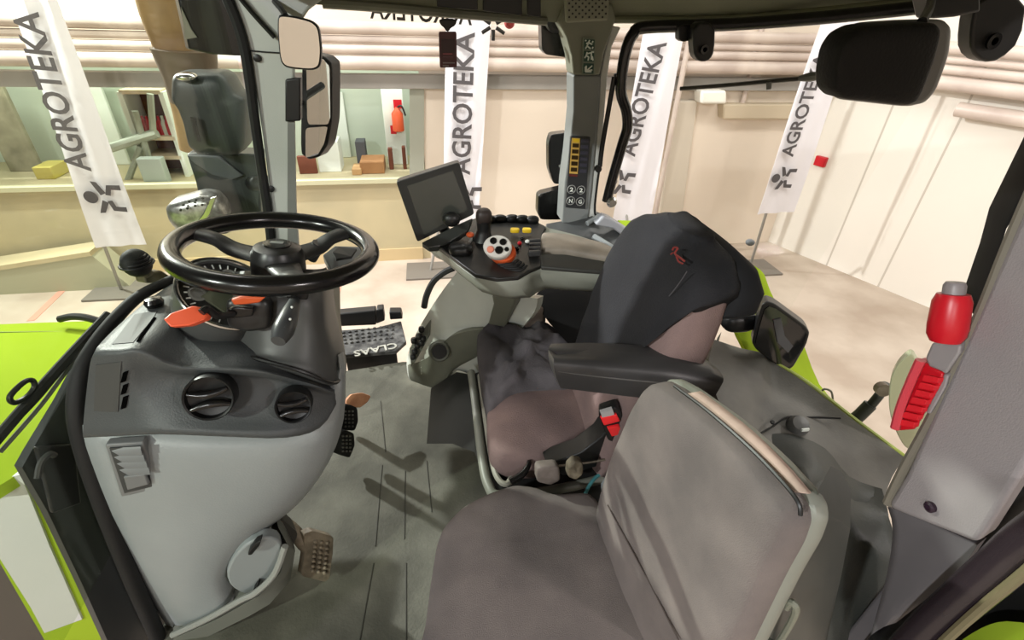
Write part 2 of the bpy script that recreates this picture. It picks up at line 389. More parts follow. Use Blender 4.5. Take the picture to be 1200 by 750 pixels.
# shelf cabinet with red bottles
a = bp(178, 212, .6); b = bp(222, 212, .6); zc = bp(190, 108, .6).z
t = thing('shelf_cabinet', 'brown backed shelf cabinet on the platform behind the dark work lamp', 'cabinet', (a.x, a.y, zt))
bm = NB(); poly(bm, [V((a.x, a.y, zt)), V((b.x, b.y, zt)), V((b.x, b.y, zc)), V((a.x, a.y, zc))], -WN * .03); 
for v in bm.verts: v.co -= WN * .35
obj('back_board', bm, BROWN, t)
for x in (a, b):
    bm = NB(); obox(bm, V((x.x, x.y, (zt + zc) / 2)) - WN * .17, WD * .025, WN * .18, V((0, 0, (zc - zt) / 2))); obj('side_panel', bm, WPN, t)
zsh = bp(210, 162, .6).z
for z in (zsh, zt + .22, zc):
    bm = NB(); c = (a + b) / 2; obox(bm, V((c.x, c.y, z)) - WN * .17, WD * ((b - a).length / 2), WN * .18, V((0, 0, .02))); obj('shelf', bm, mat('shelf_beige', (206, 190, 164), .7), t)
for i in range(8):
    c = a.lerp(b, .12 + i * .1); bm = NB(); mt = RED if i % 3 else WHT
    lathe(bm, [(.034, 0), (.036, .02), (.036, .12), (.014, .16), (.014, .2)], V((c.x, c.y, zsh + .02)) - WN * .1, (0, 0, 1), 10)
    obj('bottle', bm, mt, label='small %s bottle in the row on the cabinet shelf behind the work lamp' % ('red' if i % 3 else 'white'), ctg='bottle', group='bottles on the cabinet shelf')
# sheets and steel trestle left
for x0, x1, yt, lb in ((100, 124, 98, 'pale green sheet leaning right behind the leftmost banner'), (128, 160, 96, 'pale green wide sheet left of the shelf cabinet')):
    card('leaning_board', x0, x1, 212, yt, 1.6, .05, BACK if x0 < 120 else WPN, lb, 'sheet')
card('hanging_curtain', 14, 52, 205, 98, 1.2, .06, mat('olive_curtain', (164, 160, 136), .9, vscale=6, rgb2=(130, 126, 104)), 'dull olive curtain hanging on the platform left of the leftmost banner', 'curtain')
a = bp(120, 195, .5); b = bp(182, 160, .5)
t = thing('steel_trestle', 'grey steel trestle on the platform between leftmost banner and shelf cabinet', 'trestle', (bp(150, 212, .5).x, bp(150, 212, .5).y, zt))
for nm, q in (('beam', [(114, 178), (184, 156)]), ('leg', [(150, 212), (165, 172)]), ('leg', [(182, 212), (158, 130)]), ('leg', [(180, 162), (176, 110)])):
    bm = NB(); tube(bm, [bp(q[0][0], min(q[0][1], 211.5), .5), bp(q[1][0], q[1][1], .5)], .05 if nm == 'beam' else .035, 8, sm=1); obj(nm, bm, mat('trestle_grey', (160, 166, 152), .5), t)
card('grey_crate', 168, 196, 212, 186, .12, .12, mat('crate_grey', (172, 182, 176), .7), 'pale grey crate at the foot of the steel trestle', 'box')
card('yellow_crate', 44, 66, 212, 196, .6, .3, mat('mustard', (200, 186, 96), .7), 'dull yellow crate left of the leftmost banner on the platform', 'box')
# red floor lines
for q, lb in (([(78, 336), (36, 376)], 'red line painted on the concrete floor beyond the green hood'), ([(398, 330), (388, 372)], 'red line painted on the concrete floor right of the steering wheel')):
    bm = NB(); a, b = Zp(*q[0], GZ), Zp(*q[1], GZ); d = (b - a).normalized(); s = V((-d.y, d.x, 0)) * .035
    poly(bm, [a - s, a + s, b + s, b - s], V((0, 0, .004))); obj('floor_line', bm, mat('faded_red_line', (208, 150, 132), .7), label=lb, ctg='floor marking')

# banners
def banner(y, outline, t0, t1, hgt, logo, lw, base, lb, pole=None):
    p0 = V((0, y, 0)); n = V((0, -1, 0))
    pts = [Yp(a, b, y) for a, b in outline]
    c = Zp(base[0], base[1], GZ)
    t = thing('feather_banner', lb, 'banner', c, 'white beach flag banners around the tractor')
    TL, TR, BR, BL = pts; rows = []
    for i in range(17):
        u = i / 16; a, b = TL.lerp(BL, u), TR.lerp(BR, u)
        rows.append([a.lerp(b, j / 6) + V((0, .015 * math.sin(j * 2.2 + u * 5), 0)) for j in range(7)])
    bm = NB(); grid(bm, rows, V((0, .004, 0))); flag = obj('flag', bm, CLOTH, t)
    a, b = Yp(*t0, y - .04), Yp(*t1, y - .04)
    hd = Yp(t0[0] - 10, t0[1] - 0, y - .04) - a
    bm = text_bm('AGROTEKA', a, b, hd, .003, fit=hgt); obj('lettering', bm, LET, flag)
    # emblem: a dot above four bent strokes, turned like the lettering
    xd = (b - a).normalized(); yd = (hd - xd * hd.dot(xd)).normalized(); o = Yp(*logo, y - .04); s = lw
    bm = NB(); lathe(bm, [(.2 * s, -.002), (.2 * s, .002)], o + yd * .42 * s, (0, -1, 0), 16)
    for sx in (-1, 1):
        for q in (((.08, .12), (.52, .30), (.50, .14), (.16, -.04)), ((.10, -.02), (.42, -.12), (.44, -.5), (.28, -.5), (.28, -.22), (.08, -.16))):
            poly(bm, [o + xd * (sx * u * s) + yd * (v * s) - V((0, .002, 0)) for u, v in q], V((0, .004, 0)))
    obj('emblem', bm, LET, flag)
    bm = NB()
    q0 = TL + (TL - BL) * .02; tube(bm, [V((c.x, c.y, GZ + .02)), BL + V((0, .02, 0)), TL + V((0, .02, 0))] if not pole else [V((c.x, c.y, GZ + .02)), Yp(*pole, y) + V((0, .03, 0))], .016, 8, sm=1); obj('pole', bm, BEAM, t)
    bm = NB(); box(bm, (c.x - .3, c.y - .22, GZ), (c.x + .34, c.y + .22, GZ + .025)); obj('base_plate', bm, mat('base_steel', (120, 114, 106), .5), t, bev=.004)
banner(5.2, [(3, -20), (58, -20), (172, 286), (113, 290)], (108, 201), (45, 14), .2, (124, 232), .3, (143, 341), 'white lettered feather banner seen through the windshield beyond the green hood', (119, 286))
banner(5.6, [(523, 5), (577, 5), (560, 262), (519, 262)], (551, 205), (557, 38), .21, (549, 232), .3, (505, 318), 'white lettered feather banner behind the monitor, between front and middle pillar', (520, 240))
banner(5.5, [(757, 20), (806, 20), (760, 268), (716, 268)], (744, 184), (782, 50), .2, (729, 214), .28, (742, 330), 'white lettered feather banner behind the black grab bar, right of the middle pillar', (735, 250))
banner(4.9, [(966, 18), (1010, 18), (930, 248), (887, 251)], (929, 184), (972, 62), .15, (919, 209), .24, (878, 315), 'white lettered feather banner in the hall corner, partly behind the large black mirror', (900, 250))
# ================================================================== CAB
def Yo(pts, y, r=.25): return rnd(Ys(pts, y), r)
def slab(pts, y, th): return poly(NB(), Ys(pts, y), V((0, th, 0)))
# ---- shell: floor plate, roof, glass
t = thing('cab_floor', 'dusty grey ribbed rubber cab floor between the dash and the seats', 'floor mat', (-.1, 1.0, -.05))
bm = NB(); F4 = [V((-.76, .2, 0)), V((1.0, .2, 0)), V((1.0, .95, 0)), V((.7, 1.15, 0)), V((.62, 1.72, 0))] + [Zp(472, 424, 0), Zp(398, 436, 0)] + [V((-.62, 1.55, 0)), V((-.76, .9, 0))]
poly(bm, F4, V((0, 0, -.05))); obj('mat_panel', bm, MAT_F, t)
for i, (a, b) in enumerate((((448, 545), (440, 640)), ((475, 552), (474, 632)), ((500, 540), (506, 600)), ((476, 660), (476, 760)), ((438, 660), (420, 760)), ((446, 470), (452, 530)))):
    bm = NB(); tube(bm, [Zp(*a, 0), Zp(*b, 0)], .0022, 6, sm=1); obj('rib', bm, mat('dark_groove', (58, 58, 50), .8), t)
WSA, WSB = V((-.44, 1.5, 0)), V((-.95, .3, 0)); WSD = (WSB - WSA).normalized(); WSN = V((-WSD.y, WSD.x, 0))
if WSN.dot(EYE - WSA) < 0: WSN = -WSN
def Wsp(px, py, off=0): return Pl(px, py, WSA + WSN * off, WSN)
bm = NB(); o = -WSN * .03
poly(bm, [WSA + o + V((0, 0, .75)), WSB + o + V((0, 0, -.1)) + WSD * .2, WSB + WSD * .2 + o + V((0, 0, 1.5)), WSA + o + V((0, 0, 1.5))], -WSN * .005); struct('window_1', bm, GLW)
# black glazing seal along the lower edge of the windshield
t = thing('windshield_seal', 'thick black rubber seal curving along the lower edge of the windshield', 'seal', Wsp(96, 480))
bm = NB(); tube(bm, [Wsp(*p, .0) for p in ((205, 326), (165, 346), (135, 374), (110, 408), (96, 438), (91, 480), (98, 520), (112, 565), (132, 620), (156, 680), (180, 735), (196, 775))], [.010, .014, .019, .019, .018, .018], 10); obj('seal_strip', bm, RB, t)

# roof slab, header trims
t = thing('cab_roof', 'olive grey cab headliner with speaker grille across the top edge', 'roof', (.3, 1.45, 1.36))
rows = []
def hdr(px, py, y): return Yp(px, py, y)
low = [(272, -6, 1.50), (330, 2, 1.50), (380, 6, 1.50), (450, 11, 1.52), (520, 16, 1.55), (600, 22, 1.6), (660, 27, 1.63), (715, 24, 1.65), (850, 22, 1.60), (960, 14, 1.5), (1040, 5, 1.42), (1130, -6, 1.3), (1230, -22, 1.2)]
fr = [hdr(*p) for p in low]
rows = [[p for p in fr], [p + V((0, -.05, .06)) for p in fr], [V((p.x, .9, 1.50)) for p in fr], [V((p.x, .15, 1.50)) for p in fr]]
bm = NB(); grid(bm, rows, V((0, .03, .12))); obj('headliner', bm, OLV, t)
bm = NB(); tube(bm, [Yp(378, 4, 1.49), Yp(450, 9, 1.5), Yp(520, 15, 1.54), Yp(640, 25, 1.61)], .011, 8); obj('edge_rail', bm, GG, t)
bm = NB(); tube(bm, [Yp(716, 23, 1.64), Yp(850, 22, 1.59), Yp(960, 13, 1.48), Yp(1090, -1, 1.36)], .010, 8); obj('edge_rail', bm, mat('pale_olive', (120, 122, 98), .5), t)
for q in ([(512, -20), (560, -16), (560, 12), (512, 8)], [(566, -16), (612, -12), (612, 18), (566, 13)], [(618, -12), (634, -10), (634, 20), (618, 18)]):
    bm = slab(q, 1.46, .012); obj('vent_grille', bm, BK, t, bev=.003)
bm = NB(); poly(bm, Ys([(661, -20), (716, -20), (713, 24), (664, 27)], 1.50), V((0, .02, 0))); sg = obj('speaker_grille', bm, mat('grille_olive', (132, 133, 116), .7), t, bev=.006)
bm = NB()
for i in range(12):
    for j in range(9):
        if (i + j) % 2 == 0:
            c = Yp(667 + i * 3.9, -12 + j * 4, 1.499); lathe(bm, [(.0028, -.001), (.0028, .001)], c, (0, -1, 0), 6)
obj('grille_holes', bm, BK, sg)
# ---- front (A) pillar
yA = 1.46
t = thing('front_pillar', 'light grey cab pillar between the windshield and the side door, with a screw at each end', 'pillar', Yp(335, 300, yA))
outl = [(268, -14), (276, 12), (290, 60), (300, 110), (308, 160), (316, 225), (324, 300), (352, 300), (348, 245), (346, 190), (345, 120), (346, 70), (350, 30), (362, 12), (380, -2), (380, -14)]
bm = NB(); poly(bm, Ys(outl, yA), V((-.02, .09, 0))); obj('pillar_cover', bm, PG, t, bev=.008)
bm = NB(); tube(bm, Ys([(262, -12), (279, 30), (289, 70), (297, 130), (306, 195), (314, 250), (319, 300)], yA - .005), .013, 8); obj('black_seal', bm, RB, t, label='black rubber seal')
bm = NB(); poly(bm, Ys([(334, 93), (352, 91), (352, 142), (334, 143)], yA - .012), V((0, .03, 0))); obj('black_socket', bm, BK, t, bev=.004)
bm = NB(); tube(bm, Ys([(279, -5), (300, 20), (322, 44)], yA - .01), .006, 6); obj('cable', bm, BK, t)
bm = NB(); tube(bm, Ys([(290, 59), (312, 61), (330, 62)], yA - .003), .0018, 5, sm=1); obj('seam', bm, BK, t)
for p in ((302, 68), (318, 221)):
    bm = NB(); lathe(bm, [(.009, 0), (.009, .006), (.004, .008)], Yp(*p, yA), (0, -1, 0), 12); obj('screw', bm, BK, t)
bm = NB(); poly(bm, Ys([(337, 143), (345, 143), (347, 245), (350, 300), (337, 300)], yA - .004), V((0, .01, 0))); obj('edge_trim', bm, MG, t)
# ---- middle (B) pillar
yB = 1.60
t = thing('middle_pillar', 'grey cab pillar right of the monitor with exit pictograms and a yellow framed display', 'pillar', Yp(680, 262, yB))
up = [(655, 26), (664, 44), (670, 66), (672, 88), (703, 88), (708, 62), (716, 40), (722, 22), (718, 4), (660, 6)]
lo = [(672, 88), (672, 130), (667, 180), (662, 215), (659, 262), (689, 262), (694, 225), (699, 165), (703, 120), (704, 88)]
bm = NB(); poly(bm, Ys(up, yB - .01), V((0, .09, 0))); obj('upper_cover', bm, mat('upper_pillar_grey', (128, 130, 114), .55, var=.1, bump=.1, bscale=200), t, bev=.006)
bm = NB(); poly(bm, Ys(lo, yB), V((0, .09, 0))); obj('lower_cover', bm, mat('lower_pillar_grey', (124, 128, 126), .5, var=.1, bump=.1, bscale=250), t, bev=.006)
bm = NB(); poly(bm, Ys([(717, 30), (709, 62), (704, 92), (703, 122), (699, 168), (694, 225), (689, 262), (700, 262), (699, 240), (703, 200), (708, 140), (712, 90), (717, 55), (728, 32)], yB + .005), V((0, .08, 0))); obj('door_edge_trim', bm, mat('edge_trim_light', (198, 200, 194), .5), t, bev=.004)
st = NB(); poly(st, Ys([(683, 44), (698, 45), (697.5, 88), (682, 87)], yB - .02), V((0, .004, 0))); s1 = obj('pictogram_sticker', st, mat('sticker_border', (120, 128, 112), .5), t)
for q in ([(685, 46), (697, 46.5), (696.5, 58), (684.5, 57.5)], [(684.5, 59.5), (696.5, 60), (696, 72.5), (684, 72)], [(684, 74), (696, 74.5), (695.5, 86.5), (683.5, 86)]):
    bm = slab(q, yB - .022, .003); obj('pictogram_panel', bm, SIGN, s1)
def strokes(segs, y, r, name, mt, par):
    bm = NB()
    for a, b in segs: tube(bm, [Yp(*a, y), Yp(*b, y)], r, 6, sm=1)
    return obj(name, bm, mt, par)
strokes([((691, 47), (690, 49)), ((690, 49), (688, 54)), ((688, 54), (686, 57)), ((688, 54), (692, 57)), ((690, 50), (694, 52)), ((690, 50), (687, 51)), ((686, 47), (687, 48)), ((695, 48), (694, 50)), ((695, 55), (694, 57)),
         ((688, 61), (687, 65)), ((687, 65), (685, 68)), ((687, 65), (690, 67)), ((688, 63), (692, 62)), ((693, 61), (693, 70)), ((693, 61), (696, 61)), ((690, 67), (689, 71)), ((694, 66), (695, 71)),
         ((694, 77), (686, 84)), ((686, 84), (686, 78)), ((686, 84), (693, 84)), ((687, 82), (687, 77)), ((688, 83), (694, 82))], yB - .0235, .0021, 'pictogram_marks', WHT, s1)
dp = slab([(669, 160), (692, 161), (686, 245), (663, 243)], yB - .012, .014); d = obj('display_panel', dp, mat('display_dark', (42, 44, 46), .4), t, bev=.002)
def quadpt(u, v):
    a, b, c, e = V((669, 160)), V((692, 161)), V((686, 245)), V((663, 243))
    p = a.lerp(b, u).lerp(e.lerp(c, u), v); return p.x, p.y
def dq(u0, u1, v0, v1): return [quadpt(u0, v0), quadpt(u1, v0), quadpt(u1, v1), quadpt(u0, v1)]
bm = slab(dq(.06, .48, .02, .52), yB - .014, .003); yl = obj('yellow_frame', bm, mat('amber_frame', (206, 168, 84), .5), d)
bm = slab(dq(.14, .44, .03, .075), yB - .016, .003); obj('lit_cell', bm, YEL, d)
for i in range(5):
    v = .095 + i * .085
    bm = slab(dq(.12, .44, v, v + .055), yB - .016, .003); obj('indicator_cell', bm, mat('amber_dark', (52, 38, 12), .3), d)
for i in range(6):
    bm = slab(dq(.56, .92, .03 + i * .085, .075 + i * .085), yB - .014, .003); obj('indicator_bar', bm, mat('bar_dark', (58, 58, 70), .4), d)
bm = slab(dq(.06, .48, .53, .56), yB - .014, .003); obj('indicator_bar', bm, mat('bar_red', (92, 38, 34), .4), d)
for u, v, s in ((.22, .74, '2'), (.70, .74, '2'), (.22, .90, 'N'), (.70, .90, 'G')):
    c = Yp(*quadpt(u, v), yB - .016); bm = NB()
    tube(bm, [c + V((math.cos(k) * .014, -.001, math.sin(k) * .014)) for k in [i * math.pi / 6 for i in range(12)]], .0016, 6, closed=True, sm=1)
    obj('symbol_ring', bm, mat('ring_grey', (136, 138, 134), .4), d)
    bm = text_bm(s, c + V((-.006, -.002, -.007)), c + V((.006, -.002, -.007)), V((0, 0, 1)), .001, fit=.014); obj('symbol', bm, WHT, d)
# sun visor and work lamp shells beside the middle pillar
bm = NB(); poly(bm, Yo([(634, 20), (662, 20), (671, 66), (668, 68), (640, 64), (635, 58)], 1.72, .15), V((0, .05, 0)))
t = thing('roof_lamp', 'black roof work lamp hanging left of the middle pillar top', 'lamp', Yp(652, 64, 1.72)); obj('lamp_body', bm, BG, t, bev=.004)
bm = NB(); lathe(bm, [(.03, 0), (.03, .03), (.02, .04)], Yp(650, 25, 1.69), (0, -1, 0), 14); obj('pivot', bm, BK, t)
t = thing('side_reflector', 'black rounded side lamp behind the middle pillar beside its display', 'lamp', Yp(655, 215, 1.8))
bm = NB(); poly(bm, Yo([(646, 158), (668, 155), (666, 216), (649, 216), (643, 198), (643, 168)], 1.78, .2), V((0, .05, 0))); obj('lamp_body', bm, BG, t, bev=.006)
bm = NB(); lathe(bm, [(.007, 0), (.006, .006)], Yp(656, 194, 1.78), (0, -1, 0), 8); obj('screw', bm, CHR, t)
bm = NB(); poly(bm, Yo([(631, 228), (664, 220), (664, 258), (634, 258), (630, 250)], 1.74, .2), V((0, .05, 0)))
obj('rear_cover', bm, BG, label='black curved cover left of the foot of the middle pillar', ctg='cover', bev=.006)
# ---- sill and door frame to the right of the middle pillar
t = thing('side_sill', 'grey window sill moulding with bright ribs at the foot of the middle pillar', 'sill', Yp(690, 300, 1.5))
bm = NB(); grid(bm, G([[(640, 262, 1.62), (662, 258, 1.62), (695, 246, 1.64), (712, 252, 1.62), (740, 282, 1.5), (760, 296, 1.45)],
                     [(640, 278, 1.5), (664, 276, 1.5), (690, 276, 1.5), (705, 280, 1.5), (732, 303, 1.38), (745, 312, 1.32)],
                     [(640, 292, 1.46), (664, 290, 1.46), (690, 292, 1.46), (703, 296, 1.44), (728, 312, 1.34), (740, 322, 1.3)]]), V((0, .02, -.06))); obj('sill_body', bm, mat('sill_grey', (70, 72, 72), .45), t, bev=.004)
bm = NB(); tube(bm, [Yp(696, 277, 1.47), Yp(712, 287, 1.42), Yp(733, 301, 1.36)], .010, 8); obj('rib', bm, LG, t)
bm = NB(); tube(bm, [Yp(688, 262, 1.55), Yp(701, 254, 1.57), Yp(707, 252, 1.57)], .009, 8); obj('rib', bm, LG, t)
bm = NB(); poly(bm, Ys([(708, 253), (716, 256), (756, 282), (742, 286), (718, 268), (698, 264)], 1.5), V((0, .04, 0))); obj('top_moulding', bm, mat('sill_light', (158, 160, 164), .4), t, bev=.006)
# ---- black grab bar in front of the rear side window
t = thing('grab_bar', 'long bent black grab bar right of the middle pillar under the roof edge', 'handle', Yp(712, 236, 1.55))
bm = NB(); tube(bm, Ys([(711, 236), (717, 212), (729, 170), (735, 150), (734, 130), (728, 110), (729, 85), (734, 58), (742, 40), (758, 32)], 1.55) + [Yp(850, 29, 1.5), Yp(950, 22, 1.42), Yp(1030, 14, 1.34), Yp(1095, 6, 1.26), Yp(1180, -10, 1.18)], .0165, 10); obj('bar', bm, BG, t)
bm = NB(); lathe(bm, [(.016, 0), (.018, .01), (.012, .02)], Yp(716, 236, 1.53), (0, -1, 0), 14); obj('end_bolt', bm, CHR, t)
bm = NB(); poly(bm, Ys([(796, 30), (822, 28), (822, 46), (800, 49), (796, 46)], 1.5), V((0, .03, 0))); obj('bracket', bm, BK, t, bev=.003)
t = thing('gas_strut', 'thin black gas strut hugging the right edge of the middle pillar', 'strut', Yp(700, 240, 1.58))
bm = NB(); tube(bm, Ys([(720, 90), (715, 118), (706, 170), (703, 195)], 1.57), .008, 8); tube(bm, Ys([(728, 88), (720, 89)], 1.57), .007, 8, sm=1); obj('strut_tube', bm, BK, t)
bm = NB(); tube(bm, Ys([(703, 195), (700, 215), (697, 245), (700, 255), (712, 266)], 1.58), .004, 8); obj('strut_rod', bm, BK, t)
bm = NB(); lathe(bm, [(.011, 0), (.011, .015)], Yp(700, 197, 1.57), (0, -1, 0), 10); obj('joint', bm, BK, t)
for px, py, s, y, lb in ((825, 52, 1, 1.46, 'small black roof hook with round end right of the pillar grab bar'), (1168, 44, 2.1, 1.14, 'large black roof hook at the top right corner')):
    t = thing('roof_hook', lb, 'hook', Yp(px, py + 20 * s, y))
    bm = NB(); o = [(-12, -26), (14, -26), (13, 8), (8, 18), (0, 21), (-8, 18), (-12, 8)]
    if s > 2: o = [(-10, -24), (18, -24), (14, 2), (2, 13), (-7, 14), (-14, 8), (-14, -4)]
    poly(bm, chai(Ys([(px + a * s, py + b * s) for a, b in o], y), 1), V((0, .04, 0))); obj('tab', bm, BK, t, bev=.006)
    bm = NB(); c = Yp(px - (5 if s > 2 else 0), py + (2 if s > 2 else 6) * s, y - .006); lathe(bm, [(.012 * s ** .5, 0), (.012 * s ** .5, .006), (.006 * s ** .5, .0065), (.006 * s ** .5, .0)], c, (0, -1, 0), 16); obj('eyelet', bm, BG, t)
bm = slab([(1088, -10), (1150, -20), (1150, 14), (1120, 20), (1094, 22)], 1.1, .05); obj('roof_bracket', bm, BK, label='black angular roof bracket carrying the large mirror', ctg='bracket', bev=.006)
# ---- large mirror seen from its back
t = thing('rear_mirror', 'large black mirror seen from behind under the roof at upper right', 'mirror', Yp(1038, 120, .82))
o = [(985, 38), (1003, 29), (1050, 26), (1083, 25), (1091, 34), (1084, 66), (1070, 104), (1062, 118), (1050, 122), (1010, 117), (978, 114), (968, 104), (967, 86), (973, 56)]
pts = rnd(Ys(o, .82), .3, 3); bm = NB(); pillow(bm, pts, (0, -1, 0), .03, .03, p=6); obj('housing', bm, mat('mirror_back_black', (18, 18, 18), .7, bump=.3, bscale=200), t, ang=60)
o2 = [(990, 32), (1004, 26), (1052, 23), (1104, 22), (1115, 33), (1112, 64), (1097, 106), (1084, 121), (1062, 126), (1008, 120), (980, 117), (968, 106), (966, 86), (974, 54)]
bm = NB(); poly(bm, rnd(Ys(o2, .845), .3, 3), V((.03, .03, 0))); obj('rim', bm, mat('rim_dark_grey', (120, 120, 120), .4), t, bev=.008)
bm = NB(); tube(bm, [Yp(1080, 26, .84), Yp(1088, 12, .95), Yp(1092, -2, 1.1)], .008, 8); obj('mount_arm', bm, BK, t)
t = thing('antenna_rod', 'thin dark rod with small clip left of the large black mirror', 'rod', Yp(900, 96, 1.3))
bm = NB(); tube(bm, [Yp(797, 104, 1.5), Yp(850, 100, 1.42), Yp(905, 95, 1.34), Yp(940, 92, 1.3), Yp(975, 88, 1.26)], .0055, 8); obj('rod', bm, mat('rod_grey', (66, 66, 62), .4), t)
bm = NB(); tube(bm, [Yp(936, 92, 1.3), Yp(950, 90, 1.28), Yp(968, 88, 1.26)], [.006, .012, .008], 8); obj('clip', bm, MG, t)
bm = NB(); tube(bm, [Yp(901, 96, 1.34), Yp(901, 104, 1.34)], .007, 8, sm=1); obj('nub', bm, MG, t)
# ---- interior mirror, outside mirror, air freshener
t = thing('interior_mirror', 'small black rimmed mirror at the top of the front pillar', 'mirror', Yp(350, 82, 1.36))
o = [(328, 17), (345, 19), (365, 24), (374, 32), (377, 60), (375, 79), (366, 83), (335, 80), (328, 72), (325, 40), (325, 20)]
o_ = rnd(Ys(o, 1.36), .35, 3); bm = NB(); poly(bm, o_, V((0, .02, 0))); obj('housing', bm, BK, t, bev=.004)
c = sum(Ys(o, 1.358), V((0, 0, 0))) / len(o); bm = NB(); poly(bm, [c + (p - c) * .93 for p in rnd(Ys(o, 1.358), .35, 3)], V((0, .004, 0))); obj('mirror_glass', bm, MIR, t)
bm = NB(); tube(bm, [Yp(335, 19, 1.375), Yp(329, 10, 1.42), Yp(322, 2, 1.46)], .007, 8); obj('stem', bm, BK, t)
t = thing('outside_mirror', 'tall two piece outside mirror right of the front pillar, seen through the door glass', 'mirror', Yp(372, 186, 1.75))
bm = NB(); poly(bm, Yo([(354, 60), (380, 66), (389, 74), (389, 140), (384, 170), (374, 184), (362, 187), (352, 180)], 1.77, .2), V((.02, .05, 0))); obj('housing', bm, BK, t, bev=.006)
mo, mn = Yp(372, 120, 1.745), V((-.25, -.96, .05))
bm = NB(); poly(bm, rnd(Ps([(359, 68), (378, 69), (386, 78), (387, 138), (384, 146), (360, 146)], mo, mn), .15), V((0, .008, 0))); obj('main_glass', bm, MIR, t)
bm = NB(); poly(bm, rnd(Ps([(358, 150), (384, 148), (380, 168), (372, 182), (358, 185)], mo, mn), .15), V((0, .008, 0))); obj('lower_glass', bm, MIR, t)
bm = NB(); tube(bm, [Yp(354, 120, 1.78), Yp(335, 118, 1.7), Yp(318, 112, 1.6)], .012, 8); obj('arm', bm, BK, t)
t = thing('air_freshener', 'dark red card air freshener hanging from a black clip at the roof edge', 'air freshener', Yp(525, 80, 1.48))
bm = NB(); poly(bm, Yo([(514, 37), (535, 37), (535.5, 79), (515.5, 79.5)], 1.48, .08), V((0, .004, 0))); cd = obj('card', bm, DKR, t)
bm = slab([(517, 46), (533, 46), (533, 62), (517.5, 62)], 1.478, .003); obj('print_block', bm, mat('card_maroon', (48, 14, 22), .4), cd)
for y0, u, v, mt in ((62.5, 519, 530, mat('card_pink', (150, 74, 84), .5)), (66, 519, 531, mat('card_mauve', (96, 60, 70), .5)), (73, 519, 533, mat('card_grey', (140, 128, 132), .5)), (76.5, 519, 526, mat('card_grey', (140, 128, 132), .5))):
    bm = slab([(u, y0), (v, y0), (v, y0 + 1.4), (u, y0 + 1.4)], 1.478, .003); obj('print_line', bm, mt, cd)
bm = NB(); poly(bm, chai(Ys([(514, 22), (536, 22), (534, 30), (528, 33), (526, 37), (523, 37), (521, 33), (516, 29)], 1.48), 1), V((0, .02, 0))); obj('clip', bm, BK, t, bev=.003)
# lettering on the upper edge of the side glass, meant to be read from outside
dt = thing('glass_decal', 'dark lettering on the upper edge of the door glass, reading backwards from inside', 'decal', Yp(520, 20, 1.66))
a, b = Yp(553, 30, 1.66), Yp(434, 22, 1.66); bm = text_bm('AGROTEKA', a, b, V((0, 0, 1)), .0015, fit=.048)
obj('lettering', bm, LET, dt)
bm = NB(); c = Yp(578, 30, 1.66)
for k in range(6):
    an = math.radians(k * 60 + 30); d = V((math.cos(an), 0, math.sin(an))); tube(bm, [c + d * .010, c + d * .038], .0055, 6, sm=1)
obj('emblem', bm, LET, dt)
bm = NB(); blob(bm, Yp(597, 27, 1.75), .016, .016, .016); obj('red_marker', bm, mat('soft_red', (206, 84, 84), .5), label='small red round marker lamp just under the roof edge right of the lettering', ctg='marker lamp')
# side glass
bm = NB(); poly(bm, [Yp(352, 300, 1.68), Yp(350, -4, 1.68), Yp(665, 0, 1.68), Yp(660, 268, 1.68)], V((0, .005, 0))); struct('window_2', bm, GLC)
bm = NB(); poly(bm, [Yp(706, 262, 1.63), Yp(722, 10, 1.63), Yp(1150, -8, 1.5), Yp(900, 405, 1.13)], V((.002, .004, 0))); struct('window_3', bm, GLC)

# ---- outside, through the windshield
t = thing('work_lamp', 'dark slate grey work lamp housing left of the front pillar', 'lamp', Yp(250, 178, 1.8))
o = [(209, 88), (213, 83), (262, 82), (272, 88), (282, 106), (294, 112), (293, 168), (284, 178), (240, 178), (228, 168), (222, 140), (216, 124), (208, 112)]
bm = NB(); pillow(bm, rnd(Ys(o, 1.85), .2, 2), (0, -1, 0), .08, .05, p=5); obj('housing', bm, SLATE, t, ang=50)
bm = NB(); blob(bm, Yp(219, 90, 1.77), .03, .03, .014, (0, 0, 1)); obj('chrome_cap', bm, CHR, t)
bm = NB(); tube(bm, [Yp(226, 138, 1.75), Yp(229, 152, 1.75), Yp(233, 166, 1.75)], .008, 8); obj('clip', bm, BK, t)
t = thing('lamp_bracket', 'faceted slate grey bracket below the work lamp left of the front pillar', 'bracket', Yp(262, 250, 1.85))
bm = NB(); poly(bm, Ys([(218, 180), (250, 179), (302, 181), (306, 250), (306, 262), (240, 262), (229, 214)], 1.9), V((0, .1, 0))); obj('body', bm, SLATE, t, bev=.008)
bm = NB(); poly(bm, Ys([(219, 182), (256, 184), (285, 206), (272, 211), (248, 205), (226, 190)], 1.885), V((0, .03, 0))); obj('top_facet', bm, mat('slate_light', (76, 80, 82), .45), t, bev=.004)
bm = NB(); tube(bm, [Yp(296, 215, 1.9), Yp(325, 215, 1.56)], .025, 10, sm=1); obj('bracket_arm', bm, BK, t)
t = thing('head_lamp', 'silvery round headlamp behind the steering wheel rim, left of the front pillar', 'lamp', Yp(230, 272, 1.75))
o = [(196, 241), (203, 234), (236, 225), (252, 227), (262, 237), (268, 252), (262, 268), (235, 276), (212, 270), (200, 256)]
bm = NB(); pillow(bm, rnd(Ys(o, 1.8), .25, 2), (0, -1, 0), .05, .05, p=3); obj('housing', bm, SILV, t, ang=60)
bm = NB(); poly(bm, Ys([(246, 232), (254, 230), (246, 252), (232, 268), (226, 266), (238, 250)], 1.742), V((0, .01, 0))); obj('bright_band', bm, CHR, t, bev=.003)
